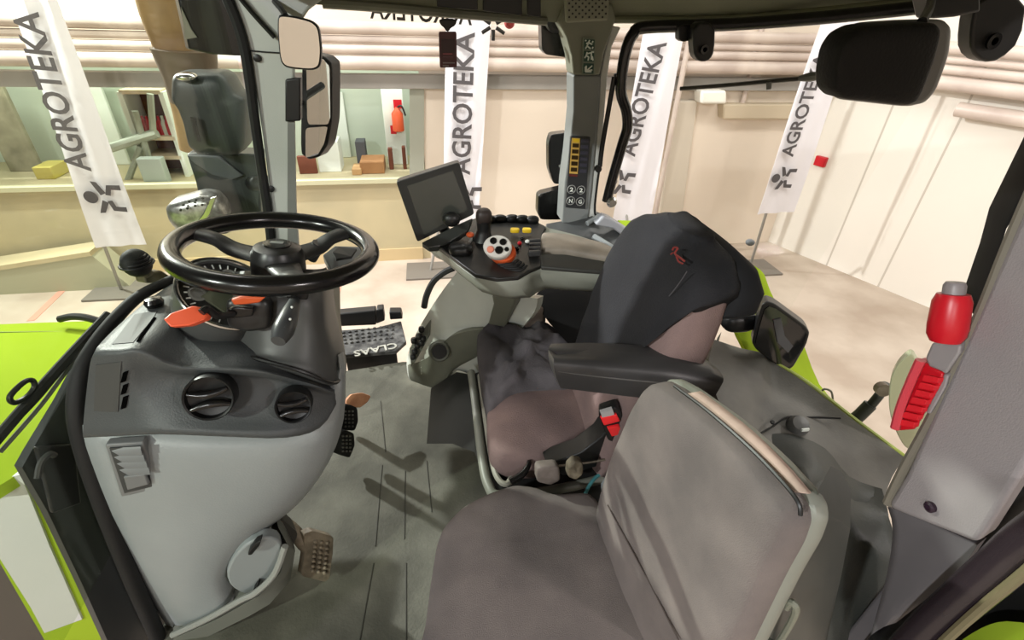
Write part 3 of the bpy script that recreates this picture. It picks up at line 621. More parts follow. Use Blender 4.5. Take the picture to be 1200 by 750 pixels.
bm = NB(); tube(bm, [Yp(240, 262, 1.83), Yp(262, 268, 1.88), Yp(285, 250, 1.93)], .02, 10); obj('mount_arm', bm, BK, t)
for p in ((215, 240), (222, 236), (230, 234), (238, 232), (212, 246), (220, 244), (229, 241), (237, 240), (244, 238)):
    bm = NB(); lathe(bm, [(.004, 0), (.004, .004)], Yp(*p, 1.745), (0, -1, 0), 8); obj('lens_dot', bm, BK, t)
t = thing('sun_visor', 'black visor panel at the top of the windshield beside the front pillar', 'visor', Yp(250, 60, 1.5))
bm = NB(); poly(bm, Ys([(206, -14), (268, -10), (289, 66), (250, 64), (222, 58), (214, 20)], 1.5), V((-.02, .03, 0))); obj('panel', bm, BG, t, bev=.004)
bm = NB(); poly(bm, Ys([(212, 8), (224, 34), (231, 44), (217, 46)], 1.495), V((0, .003, 0))); obj('reflective_corner', bm, mat('visor_pale', (120, 116, 104), .4), t)
t = thing('reflected_arm_tube', 'tan tube standing in for an arm reflected in the windshield, left of the visor', 'reflected shape', Yp(225, 130, 2.1))  # tan tube made up in place of an arm reflected in the glass
bm = NB(); tube(bm, [Yp(186, -30, 2.1), Yp(198, 20, 2.1), Yp(212, 70, 2.1), Yp(224, 130, 2.1), Yp(232, 175, 2.1)], [.085, .082, .07, .06, .06], 16); obj('pipe', bm, TAN, t)
bm = NB(); tube(bm, [Yp(216, 58, 2.08), Yp(224, 92, 2.08), Yp(230, 120, 2.08)], [.10, .085, .08], 16, sm=1); obj('arm_tube_sleeve', bm, mat('reflected_arm_brown', (104, 88, 74), .5), t)

# hood (green) with pale side panel
hz = .52
t = thing('engine_hood', 'lime green engine hood with a white side panel, seen through the windshield', 'hood', (-1.2, 1.1, -.4))
far = [V((-2.4, 1.52, hz)), Zp(50, 378, hz), Zp(112, 376, hz), V((-.78, 1.47, hz))]
mid = [V((-2.4, 1.25, hz + .02)), Zp(40, 420, hz + .02), Zp(96, 415, hz + .02), V((-.84, 1.25, hz + .02))]
nr = [V((-2.4, .95, hz + .01)), Zp(-10, 520, hz + .01), Zp(60, 470, hz + .01), V((-.86, 1.05, hz + .01))]
ed = [V((-2.4, .86, hz - .03)), Zp(-10, 575, hz - .03), Zp(38, 545, hz - .03), V((-.86, .88, hz - .03))]
bm = NB(); grid(bm, [far, mid, nr, ed], V((0, 0, -.03))); obj('top_panel', bm, GRN, t, ang=60)
yh = (Zp(20, 556, hz - .03)).y
def Hs(pts, o=0): return [Yp(a, b, yh + o) for a, b in pts]
bm = NB(); zl = Yp(0, 655, yh).z; poly(bm, [V((-2.4, yh, hz - .04))] + Hs([(0, 574), (28, 548), (40, 560), (60, 606), (96, 680), (130, 750), (165, 820)]) + [V((-.78, yh, -.5)), V((-.95, yh, -.5))] + Hs([(52, 750), (0, 660)]) + [V((-2.4, yh, zl - .02))], V((0, .03, 0))); obj('side_panel', bm, GRN, t)
bm = NB(); poly(bm, [V((-2.2, yh - .006, hz - .08))] + Hs([(0, 562), (24, 556), (58, 640), (96, 726), (52, 742), (36, 712), (0, 655)], -.006) + [V((-2.2, yh - .006, zl))], V((0, .02, 0))); obj('white_stripe', bm, WHP, t, label='white side stripe')
bm = NB(); tube(bm, [Zp(-40, 390, hz + .006), Zp(60, 389, hz + .004), Zp(104, 388, hz + .004)], .0025, 6); obj('seam', bm, mat('dark_green_seam', (96, 118, 20), .5), t)
bm = NB(); tube(bm, [Zp(70, 374, hz + .03), Zp(84, 371, hz + .04), Zp(100, 372, hz + .04), Zp(118, 377, hz + .03)], .011, 8); obj('hose', bm, BK, label='short black hose lying along the far edge of the green hood', ctg='hose')
bm = NB(); poly(bm, [V((-2.4, yh + .05, zl + .02)), V((-.80, yh + .05, zl + .02)), V((-.80, yh + .05, -.7)), V((-2.4, yh + .05, -.7))], V((0, .55, 0))); obj('hood_underside', bm, mat('underside_brown', (88, 78, 76), .7), t)
# dark front bulkhead outside the glass
t = thing('front_bulkhead', 'black bulkhead panel between the green hood and the windshield seal', 'panel', Wsp(100, 700, -.06))
bm = NB(); poly(bm, [Wsp(a, b, -.06) for a, b in ((96, 425), (72, 470), (36, 530), (26, 548), (56, 600), (96, 684), (128, 755), (215, 800), (190, 700), (120, 560), (104, 480))], -WSN * .02); obj('panel_sheet', bm, mat('bulkhead_black', (46, 48, 48), .5), t)
bm = NB(); poly(bm, [Wsp(a, b, -.045) for a, b in ((42, 524), (88, 520), (96, 590), (62, 602))], -WSN * .01); obj('access_cover', bm, mat('cover_black', (34, 34, 36), .4), t, bev=.004)
bm = NB(); tube(bm, [Wsp(*p, -.04) for p in ((44, 560), (48, 542), (58, 532), (64, 534))], .006, 8); obj('cable', bm, mat('cable_grey', (60, 60, 60), .5), t)
# wiper
t = thing('windshield_wiper', 'black windshield wiper with twin arms lying across the green hood view', 'wiper', Wsp(40, 470, -.07))
for nm, q, r, mt in (('blade', [(128, 368), (70, 430), (0, 510), (-20, 535)], .010, RB), ('wiper_arm', [(130, 376), (78, 426), (40, 470), (-10, 520)], .006, BK), ('link_rod', [(122, 390), (86, 425), (48, 475), (0, 530)], .004, MG), ('blade_rib', [(118, 376), (66, 440), (8, 500)], .004, mat('wiper_grey', (150, 148, 140), .4))):
    bm = NB(); tube(bm, [Wsp(a, b, -.07) for a, b in q], r, 8); obj(nm, bm, mt, t)
bm = NB(); tube(bm, [Wsp(a, b, -.07) for a, b in ((12, 464), (28, 448), (38, 446), (40, 454), (30, 466), (16, 472))], .005, 8, closed=True); obj('hook_ring', bm, BK, t)
# knob mirror ball
t = thing('ball_mount', 'black ball knob on a bolted bracket at the windshield edge left of the wheel', 'knob', Wsp(180, 325, -.05))
c = Wsp(160, 308, -.05); bm = NB(); blob(bm, c, .032, .032, .026, WSN + V((0, 0, .4))); kb = obj('ball', bm, RB, t)
bm = NB()
for k in range(4): 
    tube(bm, [c + V((math.cos(a) * (.033 - .004 * k), math.sin(a) * (.033 - .004 * k), .006 * k - .002)) for a in [i * math.pi / 8 for i in range(16)]], .0025, 6, closed=True, sm=1)
obj('grooves', bm, BK, kb)
bm = NB(); tube(bm, [c, Wsp(174, 322, -.045)], .012, 10, sm=1); obj('stem', bm, STL, t)
bm = NB(); poly(bm, [Wsp(a, b, -.04) for a, b in ((168, 320), (190, 317), (200, 324), (192, 332), (172, 332))], -WSN * .03); obj('bracket', bm, STL, t, bev=.004)
# ================================================================== DASH
t = thing('dashboard', 'grey dashboard body with dark upper panel in front of the steering wheel', 'dashboard', (-.5, .85, 0))
rows = [[(99, 470, .90), (180, 470, .90), (280, 470, .90), (360, 465, .90), (398, 432, .87), (405, 428, .93)],
        [(97, 508, .81), (188, 511, .79), (280, 513, .785), (350, 512, .795), (392, 500, .84), (403, 490, .92)],
        [(112, 555, .80), (190, 555, .765), (270, 555, .76), (335, 555, .775), (376, 548, .82), (386, 540, .90)],
        [(130, 600, .79), (195, 600, .76), (260, 600, .755), (310, 600, .77), (342, 594, .81), (352, 588, .88)],
        [(153, 655, .785), (200, 652, .755), (240, 648, .75), (275, 640, .765), (296, 632, .80), (305, 628, .86)],
        [(178, 705, .78), (205, 700, .755), (230, 692, .745), (255, 680, .755), (268, 672, .79), (275, 668, .84)],
        [(203, 746, .78), (222, 738, .75), (243, 728, .74), (262, 714, .745), (276, 702, .77), (284, 694, .82)]]
rows = [[p for p in r] for r in rows]
def dense(rows, n=3):
    """Catmull-Rom refine a grid of points in both directions"""
    R1 = [cat(r, n) for r in rows]; C_ = len(R1[0]); cols = [cat([R1[i][j] for i in range(len(R1))], n) for j in range(C_)]
    return [[cols[j][i] for j in range(C_)] for i in range(len(cols[0]))]
bm = NB(); grid(bm, dense(G(rows)), V((-.01, .05, 0))); lp = obj('lower_panel', bm, LG, t, label='light grey lower panel', ang=70)
rows = [[(98, 513, .79), (140, 511, .775), (188, 509, .755), (270, 512, .75), (335, 513, .757), (374, 502, .795), (392, 476, .84)],
        [(97, 508, .785), (140, 507, .770), (188, 505, .748), (270, 508, .742), (335, 508, .75), (376, 498, .79), (394, 474, .838)],
        [(99, 480, .795), (142, 480, .785), (186, 487, .765), (270, 488, .770), (335, 487, .778), (372, 482, .805), (393, 470, .838)],
        [(103, 445, .80), (146, 440, .79), (172, 446, .80), (235, 445, .815), (310, 446, .81), (366, 460, .82), (393, 466, .84)],
        [(106, 424, .80), (142, 421, .785), (168, 424, .79), (213, 438, .80), (300, 441, .80), (368, 456, .815), (392, 463, .84)],
        [(111, 412, .80), (140, 411, .79), (165, 412, .785), (212, 431, .785), (300, 435, .785), (368, 451, .81), (392, 460, .84)],
        [(118, 402, .83), (146, 401, .82), (172, 402, .81), (214, 425, .80), (296, 428, .80), (360, 444, .83), (390, 456, .86)],
        [(140, 380, .90), (166, 378, .89), (194, 382, .87), (218, 405, .84), (288, 410, .84), (350, 425, .87), (386, 446, .90)],
        [(172, 353, 1.0), (186, 352, .99), (204, 360, .96), (222, 388, .90), (285, 396, .90), (345, 410, .92), (383, 432, .95)],
        [(200, 333, 1.10), (206, 334, 1.08), (213, 345, 1.03), (226, 375, .95), (282, 385, .95), (345, 400, .97), (382, 420, 1.0)]]
bm = NB(); grid(bm, dense(G(rows)), V((-.01, .05, -.02))); up_ = obj('upper_panel', bm, DG, t, label='dark grey upper panel', ang=70)
from mathutils.bvhtree import BVHTree
UPB = BVHTree.FromPolygons([v.co + ROOT[up_.name] for v in up_.data.vertices], [list(p.vertices) for p in up_.data.polygons])
def US(pts, off=.003):
    o = []
    for i, a in enumerate(pts):
        b = pts[(i + 1) % len(pts)]
        for k in range(4):
            d = ray(a[0] + (b[0] - a[0]) * k / 4, a[1] + (b[1] - a[1]) * k / 4).normalized(); h = UPB.ray_cast(EYE, d)
            o.append((h[0] if h[0] else EYE + d) - d * off)
    return o
p0, pn = plane3(Yp(111, 412, .80), Yp(165, 412, .785), Yp(203, 334, 1.09))
def SH(pts, off=.006): return Ps(pts, p0 + pn * off, pn)
bm = NB(); poly(bm, US([(131, 403), (158, 368), (184, 364), (180, 372), (156, 401)], .003), V((-.002, .006, -.006))); obj('shelf_inset', bm, mat('inset_dark', (48, 49, 49), .6), t)
bm = NB(); poly(bm, US([(159, 400), (163, 400), (183, 372), (180, 371)], .004), V((-.002, .006, -.006))); obj('defrost_slot', bm, SLOT, t)
bm = NB(); c = Pl(181, 356, p0 + pn * .014, pn); lathe(bm, [(.016, -.004), (.018, .004), (.014, .012), (.002, .015)], c, pn, 18); obj('sensor_dome', bm, BG, t)
for a, b in ((437, 449), (452, 463), (466, 480)):
    bm = NB(); poly(bm, US([(144, a), (150, a - 2), (147, b - 2), (141, b)], .003), V((0, .008, 0))); obj('side_slot', bm, SLOT, t)
bm = NB(); poly(bm, US([(112, 428), (142, 424), (138, 483), (110, 482)], .002), V((0, .008, 0))); obj('side_inset', bm, mat('inset_side', (66, 67, 66), .5), t)
for px, py, r in ((245, 466, .041), (344, 476, .032)):
    c = Yp(px, py, .755 if px < 300 else .765); n = V((.15, -.92, .36))
    x, y_, z = frame(n)
    bm = NB(); lathe(bm, [(r * 1.05, -.03), (r * 1.05, .004), (r, .008), (r * .93, .006), (r * .90, -.008), (r * .5, -.012), (.001, -.012)], c, n, 32)
    rv = obj('rotary_vent', bm, BK, t)
    for k in (-.42, .34):
        bm = NB(); tube(bm, [c + x * (u * r * .8) + y_ * (k * r + (.16 * r * (1 - u * u)) * (1 if k < 0 else -1)) + z * .003 for u in (-1, -.5, 0, .5, 1)], [.004, r * .17, r * .2, r * .17, .004], 10, flat=.6); obj('blade', bm, BG, rv)
v0 = Ys([(119, 526), (165, 523), (183, 578), (139, 588)], .76)
bm = NB(); c = sum(v0, V((0, 0, 0))) / 4
poly(bm, v0, V((0, .02, 0))); vt = obj('side_vent', bm, mat('vent_grey', (108, 110, 110), .45), t, bev=.004)
bm = slab([(125, 530), (161, 528), (176, 575), (143, 583)], .757, .01); obj('vent_recess', bm, mat('vent_dark', (52, 54, 54), .5), vt)
for i in range(4):
    y0 = 533 + i * 7.5; x0 = 127 + i * 3.2
    bm = NB(); poly(bm, [Yp(x0, y0, .757), Yp(x0 + 35, y0 - 1.5, .748), Yp(x0 + 37, y0 + 5.5, .745), Yp(x0 + 11, y0 + 6.5, .75)], V((0, .004, .004))); obj('louver', bm, mat('louver_grey', (106, 108, 108), .45), vt)
bm = slab([(141, 564), (167, 561), (172, 573), (146, 580)], .748, .008); obj('lower_flap', bm, mat('louver_grey', (106, 108, 108), .45), vt, bev=.003)
for q_ in [vt] + list(vt.children):
    for v_ in q_.data.vertices: v_.co.y += .010
# foot rest recess
bm = NB(); poly(bm, chai([Yp(*p) for p in ((266, 668, .757), (276, 650, .757), (292, 635, .762), (314, 629, .772), (330, 634, .782), (331, 650, .782), (322, 672, .772), (294, 699, .757), (276, 692, .754), (267, 682, .754))], 1), V((-.01, .03, 0))); fr_ = obj('foot_panel', bm, mat('foot_panel_grey', (136, 142, 142), .45), t, bev=.005)
bm = slab([(291, 647), (299, 637), (306, 634), (304, 640), (295, 651), (290, 651)], .748, .02); obj('rubber_stop', bm, BK, fr_, bev=.003)
bm = slab([(297, 691), (302, 685), (303, 688), (299, 694)], .748, .02); obj('screw', bm, BK, fr_)
bm = NB(); tube(bm, [Yp(202, 744, .735), Yp(245, 724, .73), Yp(282, 703, .735), Yp(300, 694, .74), Yp(322, 672, .755), Yp(334, 640, .775)], .008, 8); obj('kick_edge', bm, mat('kick_grey', (140, 142, 136), .5), t)
bm = NB(); grid(bm, G([[(203, 748, .735), (247, 730, .735), (286, 708, .74), (304, 698, .745), (328, 672, .765), (338, 640, .79), (326, 618, .82)], [(206, 764, .735), (252, 742, .735), (292, 722, .74), (316, 708, .75), (340, 680, .79), (346, 645, .83), (332, 612, .87)]]), V((-.02, .05, 0))); obj('side_return', bm, mat('return_grey', (104, 106, 98), .6), t)
# ---- steering column
t = thing('steering_column', 'dark grey steering column with dial, orange shuttle lever and stalks', 'steering column', (-.3, 1.0, .5))
rows = [[(272, 334, .96), (300, 333, .91), (340, 331, .90), (372, 331, .92), (384, 329, .99), (388, 326, 1.08)],
        [(270, 352, .94), (300, 354, .88), (340, 352, .87), (373, 350, .89), (386, 347, .97), (391, 343, 1.06)],
        [(272, 380, .92), (300, 382, .86), (340, 384, .85), (375, 382, .87), (388, 378, .96), (395, 374, 1.05)],
        [(278, 405, .89), (302, 413, .835), (345, 418, .82), (381, 416, .85), (396, 408, .94), (402, 404, 1.02)],
        [(282, 411, .87), (304, 420, .82), (350, 433, .805), (390, 447, .83), (401, 438, .92), (406, 432, 1.0)],
        [(284, 418, .88), (306, 428, .83), (352, 442, .82), (388, 452, .84), (399, 444, .93), (404, 438, 1.0)]]
bm = NB(); grid(bm, dense(G(rows)), V((-.02, .06, 0))); obj('column_cover', bm, mat('column_dark', (68, 69, 68), .45, var=.1), t, ang=70)
bm = NB(); tube(bm, [Yp(277, 404, .875), Yp(285, 414, .85), Yp(302, 421, .815), Yp(350, 434, .80), Yp(390, 449, .825), Yp(400, 441, .91)], .0035, 6); obj('lower_seam', bm, BK, t)
bm = NB(); grid(bm, G([[(374, 334, 1.0), (384, 330, 1.06), (398, 318, 1.14)], [(382, 380, .98), (392, 378, 1.04), (399, 372, 1.1)], [(388, 405, .95), (398, 402, 1.02), (402, 398, 1.08)], [(402, 436, .93), (406, 430, 1.0), (406, 424, 1.05)]]), V((-.02, .03, 0))); obj('side_strip', bm, GG, t)
# instrument binnacle
n = V((.55, -.2, .81)).normalized(); c = Yp(268, 343, .94)
bm = NB(); lathe(bm, [(.036, -.105), (.063, -.10), (.079, -.085), (.089, -.05), (.092, -.02), (.092, .0), (.086, .0), (.082, -.012), (.001, -.012)], c - n * .002, n, 40); bi = obj('instrument_pod', bm, mat('pod_dark', (70, 71, 70), .42), t)
bm = NB(); x, y_, z = frame(n)
ringp = [c + x * (.090 * math.cos(a)) + y_ * (.090 * math.sin(a)) for a in [i * math.pi / 20 for i in range(40)]]
tube(bm, ringp, .0045, 8, closed=True, sm=1); obj('bezel', bm, CHR, bi)
bm = NB(); lathe(bm, [(.084, -.008), (.084, -.006), (.001, -.006)], c, n, 40); obj('dial_face', bm, mat('dial_dark', (34, 35, 34), .3, spec=.6), bi)
bm = NB(); obox(bm, c + n * -.004 + x * -.01 + y_ * -.0, x * .034, y_ * .026, n * .002); obj('display_window', bm, mat('lcd_olive', (96, 100, 84), .25), bi)
bm = NB()
for k in range(22):
    a = math.radians(-30 + k * 11.2); d = x * math.cos(a) + y_ * math.sin(a); s = n.cross(d)
    obox(bm, c + d * .072 - n * .004, d * .005, s * .001, n * .001)
obj('tick_marks', bm, WHT, bi)
for u, v in ((.043, .028), (-.043, .034), (.028, -.046), (-.03, -.046)):
    bm = NB(); lathe(bm, [(.016, 0), (.017, .003), (.013, .004), (.013, .001), (.001, .001)], c + x * u + y_ * v - n * .006, n, 20); obj('small_gauge', bm, mat('gauge_ring', (120, 122, 116), .35), bi)
# shuttle lever
bm = NB(); pillow(bm, rnd([Yp(*p) for p in ((266, 352, .855), (276, 346, .86), (300, 345, .86), (318, 352, .855), (318, 384, .845), (290, 388, .84), (268, 382, .845))], .3, 3), (.1, -.9, .35), .018, .06, p=4); hb = obj('lever_housing', bm, mat('housing_black', (40, 40, 40), .35), t, ang=60)
bm = slab([(270, 352), (284, 348), (311, 349), (304, 355), (290, 357), (274, 358)], .822, .01); obj('orange_indicator', bm, ORD, hb, bev=.003)
bm = slab([(266, 364), (275, 360), (297, 362), (296, 371), (270, 374)], .82, .012); obj('lever_slot', bm, BG, hb, bev=.003)
bm = NB(); tube(bm, [Yp(274, 368, .82), Yp(255, 370, .80), Yp(243, 362, .79), Yp(236, 366, .78)], .0065, 8); lv = obj('lever_stem', bm, BK, t)
bm = NB(); poly(bm, rnd([Yp(*p) for p in ((191, 374, .765), (199, 367, .78), (225, 358, .80), (238, 360, .795), (244, 369, .785), (240, 374, .775), (222, 381, .76), (199, 383, .755))], .12, 2), V((.0, .014, -.012))); obj('orange_paddle', bm, ORG, lv, label='orange lever paddle', bev=.005)
# stalks
bm = NB(); tube(bm, [Yp(346, 350, .86), Yp(342, 362, .82), Yp(334, 382, .775), Yp(326, 400, .74)], [.008, .012, .017, .019, .012], 14); s1 = obj('wiper_stalk', bm, mat('stalk_grey', (58, 60, 60), .35), t)
for p in ((342, 360), (338, 370), (340, 374), (333, 384), (335, 390)):
    bm = NB(); blob(bm, Yp(*p, .80 if p[1] < 372 else .755), .0022, .0022, .0022, n=8, m=6); obj('stalk_mark', bm, WHT, s1)
bm = slab([(332, 342), (336, 338), (358, 338), (362, 346), (360, 352), (336, 350)], .853, .02); obj('stalk_socket', bm, BK, t, bev=.003)
bm = slab([(336, 344), (358, 343), (358, 345), (336, 346)], .848, .006); obj('socket_slot', bm, mat('slot_light', (120, 120, 118), .4), t)
bm = NB(); tube(bm, [Yp(365, 304, 1.04), Yp(370, 294, 1.04), Yp(374, 285, 1.04)], [.011, .013, .014], 12); obj('tilt_lever', bm, mat('stalk_grey', (58, 60, 60), .35), t)
bm = NB(); poly(bm, [Yp(*p) for p in ((378, 298, 1.12), (392, 288, 1.2), (428, 289, 1.2), (420, 304, 1.14), (404, 320, 1.08), (388, 318, 1.08))], V((-.005, .02, -.03))); bx = obj('column_tray', bm, mat('tray_grey', (96, 98, 98), .45), t, bev=.004)
bm = NB(); poly(bm, [Yp(*p) for p in ((390, 298, 1.125), (397, 292, 1.16), (418, 294, 1.16), (412, 303, 1.12), (394, 306, 1.10))], V((0, .004, .004))); obj('tray_well', bm, mat('well_black', (34, 34, 34), .5), bx)
bm = NB(); tube(bm, [V((-.34, 1.02, .70)), V((-.327, .985, .80)), V((-.325, .975, .9))], [.075, .07, .05], 18, sm=1); obj('column_tube', bm, mat('column_dark', (68, 69, 68), .45), t)
# ---- steering wheel
wn = V((.13, .07, .99)).normalized(); wc = Yp(325, 291, .97); wx, wy, wz = frame(wn, V((0, 1, 0)))
R0 = 104 * (wc - EYE).dot(FW) / FPX
t = thing('steering_wheel', 'large black three spoke steering wheel on the column at left', 'steering wheel', wc - V((0, 0, .06)))
def wp(a, r, h=0): a = math.radians(a); return wc + V((math.cos(a), math.sin(a), 0)) * r + wn * h - V((0, 0, 1)) * ((math.cos(a) * wn.x + math.sin(a) * wn.y) * r / wn.z)
bm = NB(); tube(bm, [wp(i * 360 / 72, R0) for i in range(72)], .0185, 14, closed=True, sm=1); rim = obj('rim', bm, BG, t, ang=80)
hub = wc - wn * .01
bm = NB(); lathe(bm, [(.05, -.10), (.052, -.03), (.050, .0), (.044, .012), (.03, .018), (.001, .018)], hub, wn, 30); hb = obj('hub', bm, mat('hub_black', (28, 28, 28), .35), t)
bm = NB(); lathe(bm, [(.026, .018), (.026, .021), (.020, .022), (.001, .022)], hub, wn, 24); obj('hub_cap', bm, BG, hb)
bm = NB(); obox(bm, hub + wn * .0225, wx * .012, wy * .005, wn * .001); obj('emblem_plate', bm, MG, hb)
for a in (163, 48, 295):
    bm = NB(); d = (wp(a, 1) - wc).normalized(); s = wn.cross(d).normalized()
    pts = [hub + d * .035 - wn * .012, hub + d * .09 - wn * .010, wc + d * (R0 * .72) - wn * .006, wc + d * (R0 - .006)]
    wd = (.034, .026, .020, .026); rings = []
    for p, w in zip(cat(pts, 4), [wd[0] + (wd[-1] - wd[0]) * 0 for _ in range(20)]):
        pass
    cp = cat(pts, 4)
    for i, p in enumerate(cp):
        f = i / (len(cp) - 1) * 3; k = min(2, int(f)); w = wd[k] + (wd[k + 1] - wd[k]) * (f - k)
        rings.append([p + s * (w * math.cos(q)) + wn * (.011 * math.sin(q)) for q in [j * math.pi / 8 for j in range(16)]])
    loft(bm, rings); obj('spoke', bm, mat('spoke_black', (34, 34, 34), .4), t)
# ---- pedals
t = thing('clutch_pedal', 'muddy ribbed metal pedal at the foot of the light grey dash panel', 'pedal', Yp(372, 680, .82))
bm = NB(); poly(bm, rnd([Yp(*p) for p in ((356, 626, .86), (366, 622, .86), (391, 629, .86), (390, 650, .845), (386, 678, .82), (381, 682, .82), (353, 675, .82), (357, 650, .84))], .15, 3), V((-.014, .016, -.004))); pd = obj('pad', bm, RUST, t, bev=.003)
for i in range(3):
    for j in range(7):
        u, v = .38 + i * .22, .10 + j * .125
        a = Yp(358, 628, .857).lerp(Yp(390, 632, .857), u); b = Yp(354, 673, .817).lerp(Yp(385, 679, .817), u)
        bm = NB(); blob(bm, a.lerp(b, v), .0052, .0052, .005, n=8, m=6, e=.8); obj('stud', bm, mat('stud_metal', (150, 138, 118), .5, var=.3, vscale=40), pd)
bm = NB(); tube(bm, [Yp(322, 606, .92), Yp(340, 618, .89), Yp(356, 636, .865), Yp(364, 645, .86)], [.016, .018, .02, .016], 10); obj('arm', bm, RUST, t)
bm = NB(); poly(bm, rnd([Yp(*p) for p in ((318, 612, .86), (330, 608, .86), (350, 625, .86), (338, 650, .85), (324, 640, .85))], .2, 2), V((-.02, .04, 0))); obj('pivot_bracket', bm, mat('bracket_dark', (64, 62, 56), .6), t)
for k, (o, lb) in enumerate(((((402, 477), (410, 474), (419, 478), (420, 494), (416, 505), (402, 504)), 'upper black studded brake pedal right of the dash, under the orange pedal'), (((399, 508), (406, 504), (415, 508), (416, 522), (410, 537), (398, 532)), 'lower black studded brake pedal right of the dash'))):
    yy = 1.30 - .07 * k
    t = thing('brake_pedal', lb, 'pedal', Yp(410, 505 + 30 * k, yy), 'brake pedals')
    bm = NB(); poly(bm, rnd(Ys(o, yy), .2, 2), V((-.03, .015, 0))); pd = obj('pad', bm, RB, t, bev=.004)
    for i in range(3):
        for j in range(5):
            bm = NB(); c = Yp(405 - 3 * k + i * 4.2, 482 + 29 * k + j * 4.4, yy - .002); obox(bm, c, (.0032, 0, 0), (0, .002, 0), (0, 0, .003)); obj('stud', bm, mat('stud_grey', (120, 120, 114), .6), pd)
    bm = NB(); tube(bm, [Yp(400, 500 + 30 * k, yy + .02), Yp(390, 480 + 30 * k, yy + .06), V((-.42, yy + .1, .42))], .012, 8); obj('arm', bm, BK, t)
t = thing('accelerator_pedal', 'worn orange pedal right of the dash above the black brake pedals', 'pedal', Yp(418, 476, 1.42))
bm = NB(); poly(bm, rnd([Yp(*p) for p in ((405, 470, 1.40), (412, 462, 1.42), (424, 460, 1.44), (435, 464, 1.44), (431, 471, 1.42), (422, 478, 1.40), (406, 476, 1.38))], .2, 2), V((-.01, .012, -.01))); obj('pad', bm, mat('worn_orange', (204, 150, 112), .6, vscale=20, rgb2=(176, 120, 84)), t, bev=.004)
bm = NB(); tube(bm, [Yp(408, 474, 1.41), Yp(396, 486, 1.45), V((-.46, 1.5, .25))], .012, 8); obj('arm', bm, BK, t)
# ---- step plate outside the right side of the floor
t = thing('step_box', 'dirty black step box with embossed lettering upside down, beyond the far floor edge', 'step', Zp(435, 400, 0) + V((0, .1, -.1)))
zt2 = .05
top = [Zp(395, 387, zt2), Zp(440, 384, zt2), Zp(470, 376, zt2), Zp(476, 400, zt2), Zp(464, 411, zt2), Zp(404, 416, zt2), Zp(398, 412, zt2)]
bm = NB(); poly(bm, top, V((0, 0, -.02))); tp = obj('tread_plate', bm, TRD, t, bev=.004)
a, b = Zp(464, 402, zt2 + .002), Zp(414, 412, zt2 + .002)
bm = text_bm('CLAAS', a, b, V((0, -1, 0)), .004, fit=.045); obj('embossed_lettering', bm, PALE, tp)
bm = NB(); poly(bm, [top[5] + V((0, .005, -.02)), top[4] + V((0, .005, -.02)), top[4] + V((0, .005, -.16)), top[5] + V((0, .005, -.16))], V((0, .02, 0))); obj('front_plate', bm, BK, t)
bm = NB()
for i in range(9): 
    for j in range(4):
        p = top[0].lerp(top[2], .08 + i * .1).lerp(top[5].lerp(top[4], .08 + i * .1), .15 + j * .14); blob(bm, p + V((0, 0, .002)), .008, .008, .006, n=8, m=6)
obj('tread_studs', bm, TRD, tp)
for q in ([(395, 383), (395, 368), (440, 364), (441, 381)], [(441, 380), (441, 363), (449, 362), (451, 376)], [(457, 375), (456, 366), (470, 366), (472, 374)]):
    bm = slab(q, 2.10, .05); obj('rear_rail', bm, BK, t, bev=.006)
# ---- right hand side console with switches and cup holder
t = thing('side_console', 'grey green side console with black switches and a round cup hole, right of the floor', 'console', Yp(520, 450, 1.5))
rows = [[(536, 318, 1.46), (556, 322, 1.44), (580, 330, 1.40), (606, 345, 1.34), (630, 350, 1.3)],
        [(512, 350, 1.50), (535, 350, 1.46), (562, 352, 1.42), (600, 362, 1.36), (626, 366, 1.32)],
        [(488, 390, 1.54), (512, 385, 1.47), (545, 384, 1.42), (578, 388, 1.38), (605, 392, 1.35)],
        [(477, 420, 1.56), (497, 412, 1.48), (525, 398, 1.42), (560, 402, 1.38), (590, 408, 1.36)],
        [(478, 440, 1.55), (494, 438, 1.48), (520, 425, 1.43), (548, 420, 1.40), (575, 425, 1.38)],
        [(482, 446, 1.53), (504, 453, 1.47), (520, 450, 1.44), (532, 434, 1.43), (556, 440, 1.40)]]
bm = NB(); grid(bm, dense(G(rows)), V((.03, .05, -.02))); bd = obj('body', bm, mat('console_grey', (212, 215, 204), .4, var=.1), t, ang=70)
bm = NB(); grid(bm, dense(G([[(478, 428, 1.535), (500, 420, 1.462), (524, 397, 1.40), (548, 388, 1.375), (585, 385, 1.36)], [(479, 440, 1.53), (504, 434, 1.45), (524, 424, 1.405), (546, 406, 1.38), (582, 404, 1.36)], [(482, 446, 1.515), (505, 454, 1.455), (519, 452, 1.42), (531, 434, 1.41), (560, 418, 1.39)]])), V((.02, .04, -.01))); obj('lower_cover', bm, GG, t, ang=70)
n = V((.1, -.85, .5)); c = Yp(515, 412, 1.385); bm = NB(); lathe(bm, [(.036, -.03), (.036, .004), (.031, .008), (.026, .004), (.024, -.02), (.001, -.02)], c, n, 28); ch = obj('cup_hole', bm, mat('cup_rim', (92, 94, 84), .5), t)
bm = NB(); lathe(bm, [(.0255, .003), (.001, .0035)], c, n, 24); obj('hole_bottom', bm, BK, ch)
bm = NB(); poly(bm, [Yp(*p) for p in ((480, 408, 1.478), (497, 385, 1.465), (502, 378, 1.46), (501, 396, 1.445), (488, 420, 1.46), (482, 430, 1.478))], V((.01, .02, 0))); sp = obj('switch_plate', bm, mat('switch_plate_grey', (118, 120, 110), .5), t)
for p in ((494, 386), (491, 394), (496, 397), (485, 399), (489, 405), (494, 402), (486, 412), (484, 418)):
    bm = NB(); blob(bm, Yp(*p, 1.452), .011, .012, .012, (0, -1, .3), n=12, m=8, e=.7); obj('rocker_switch', bm, BK, sp)
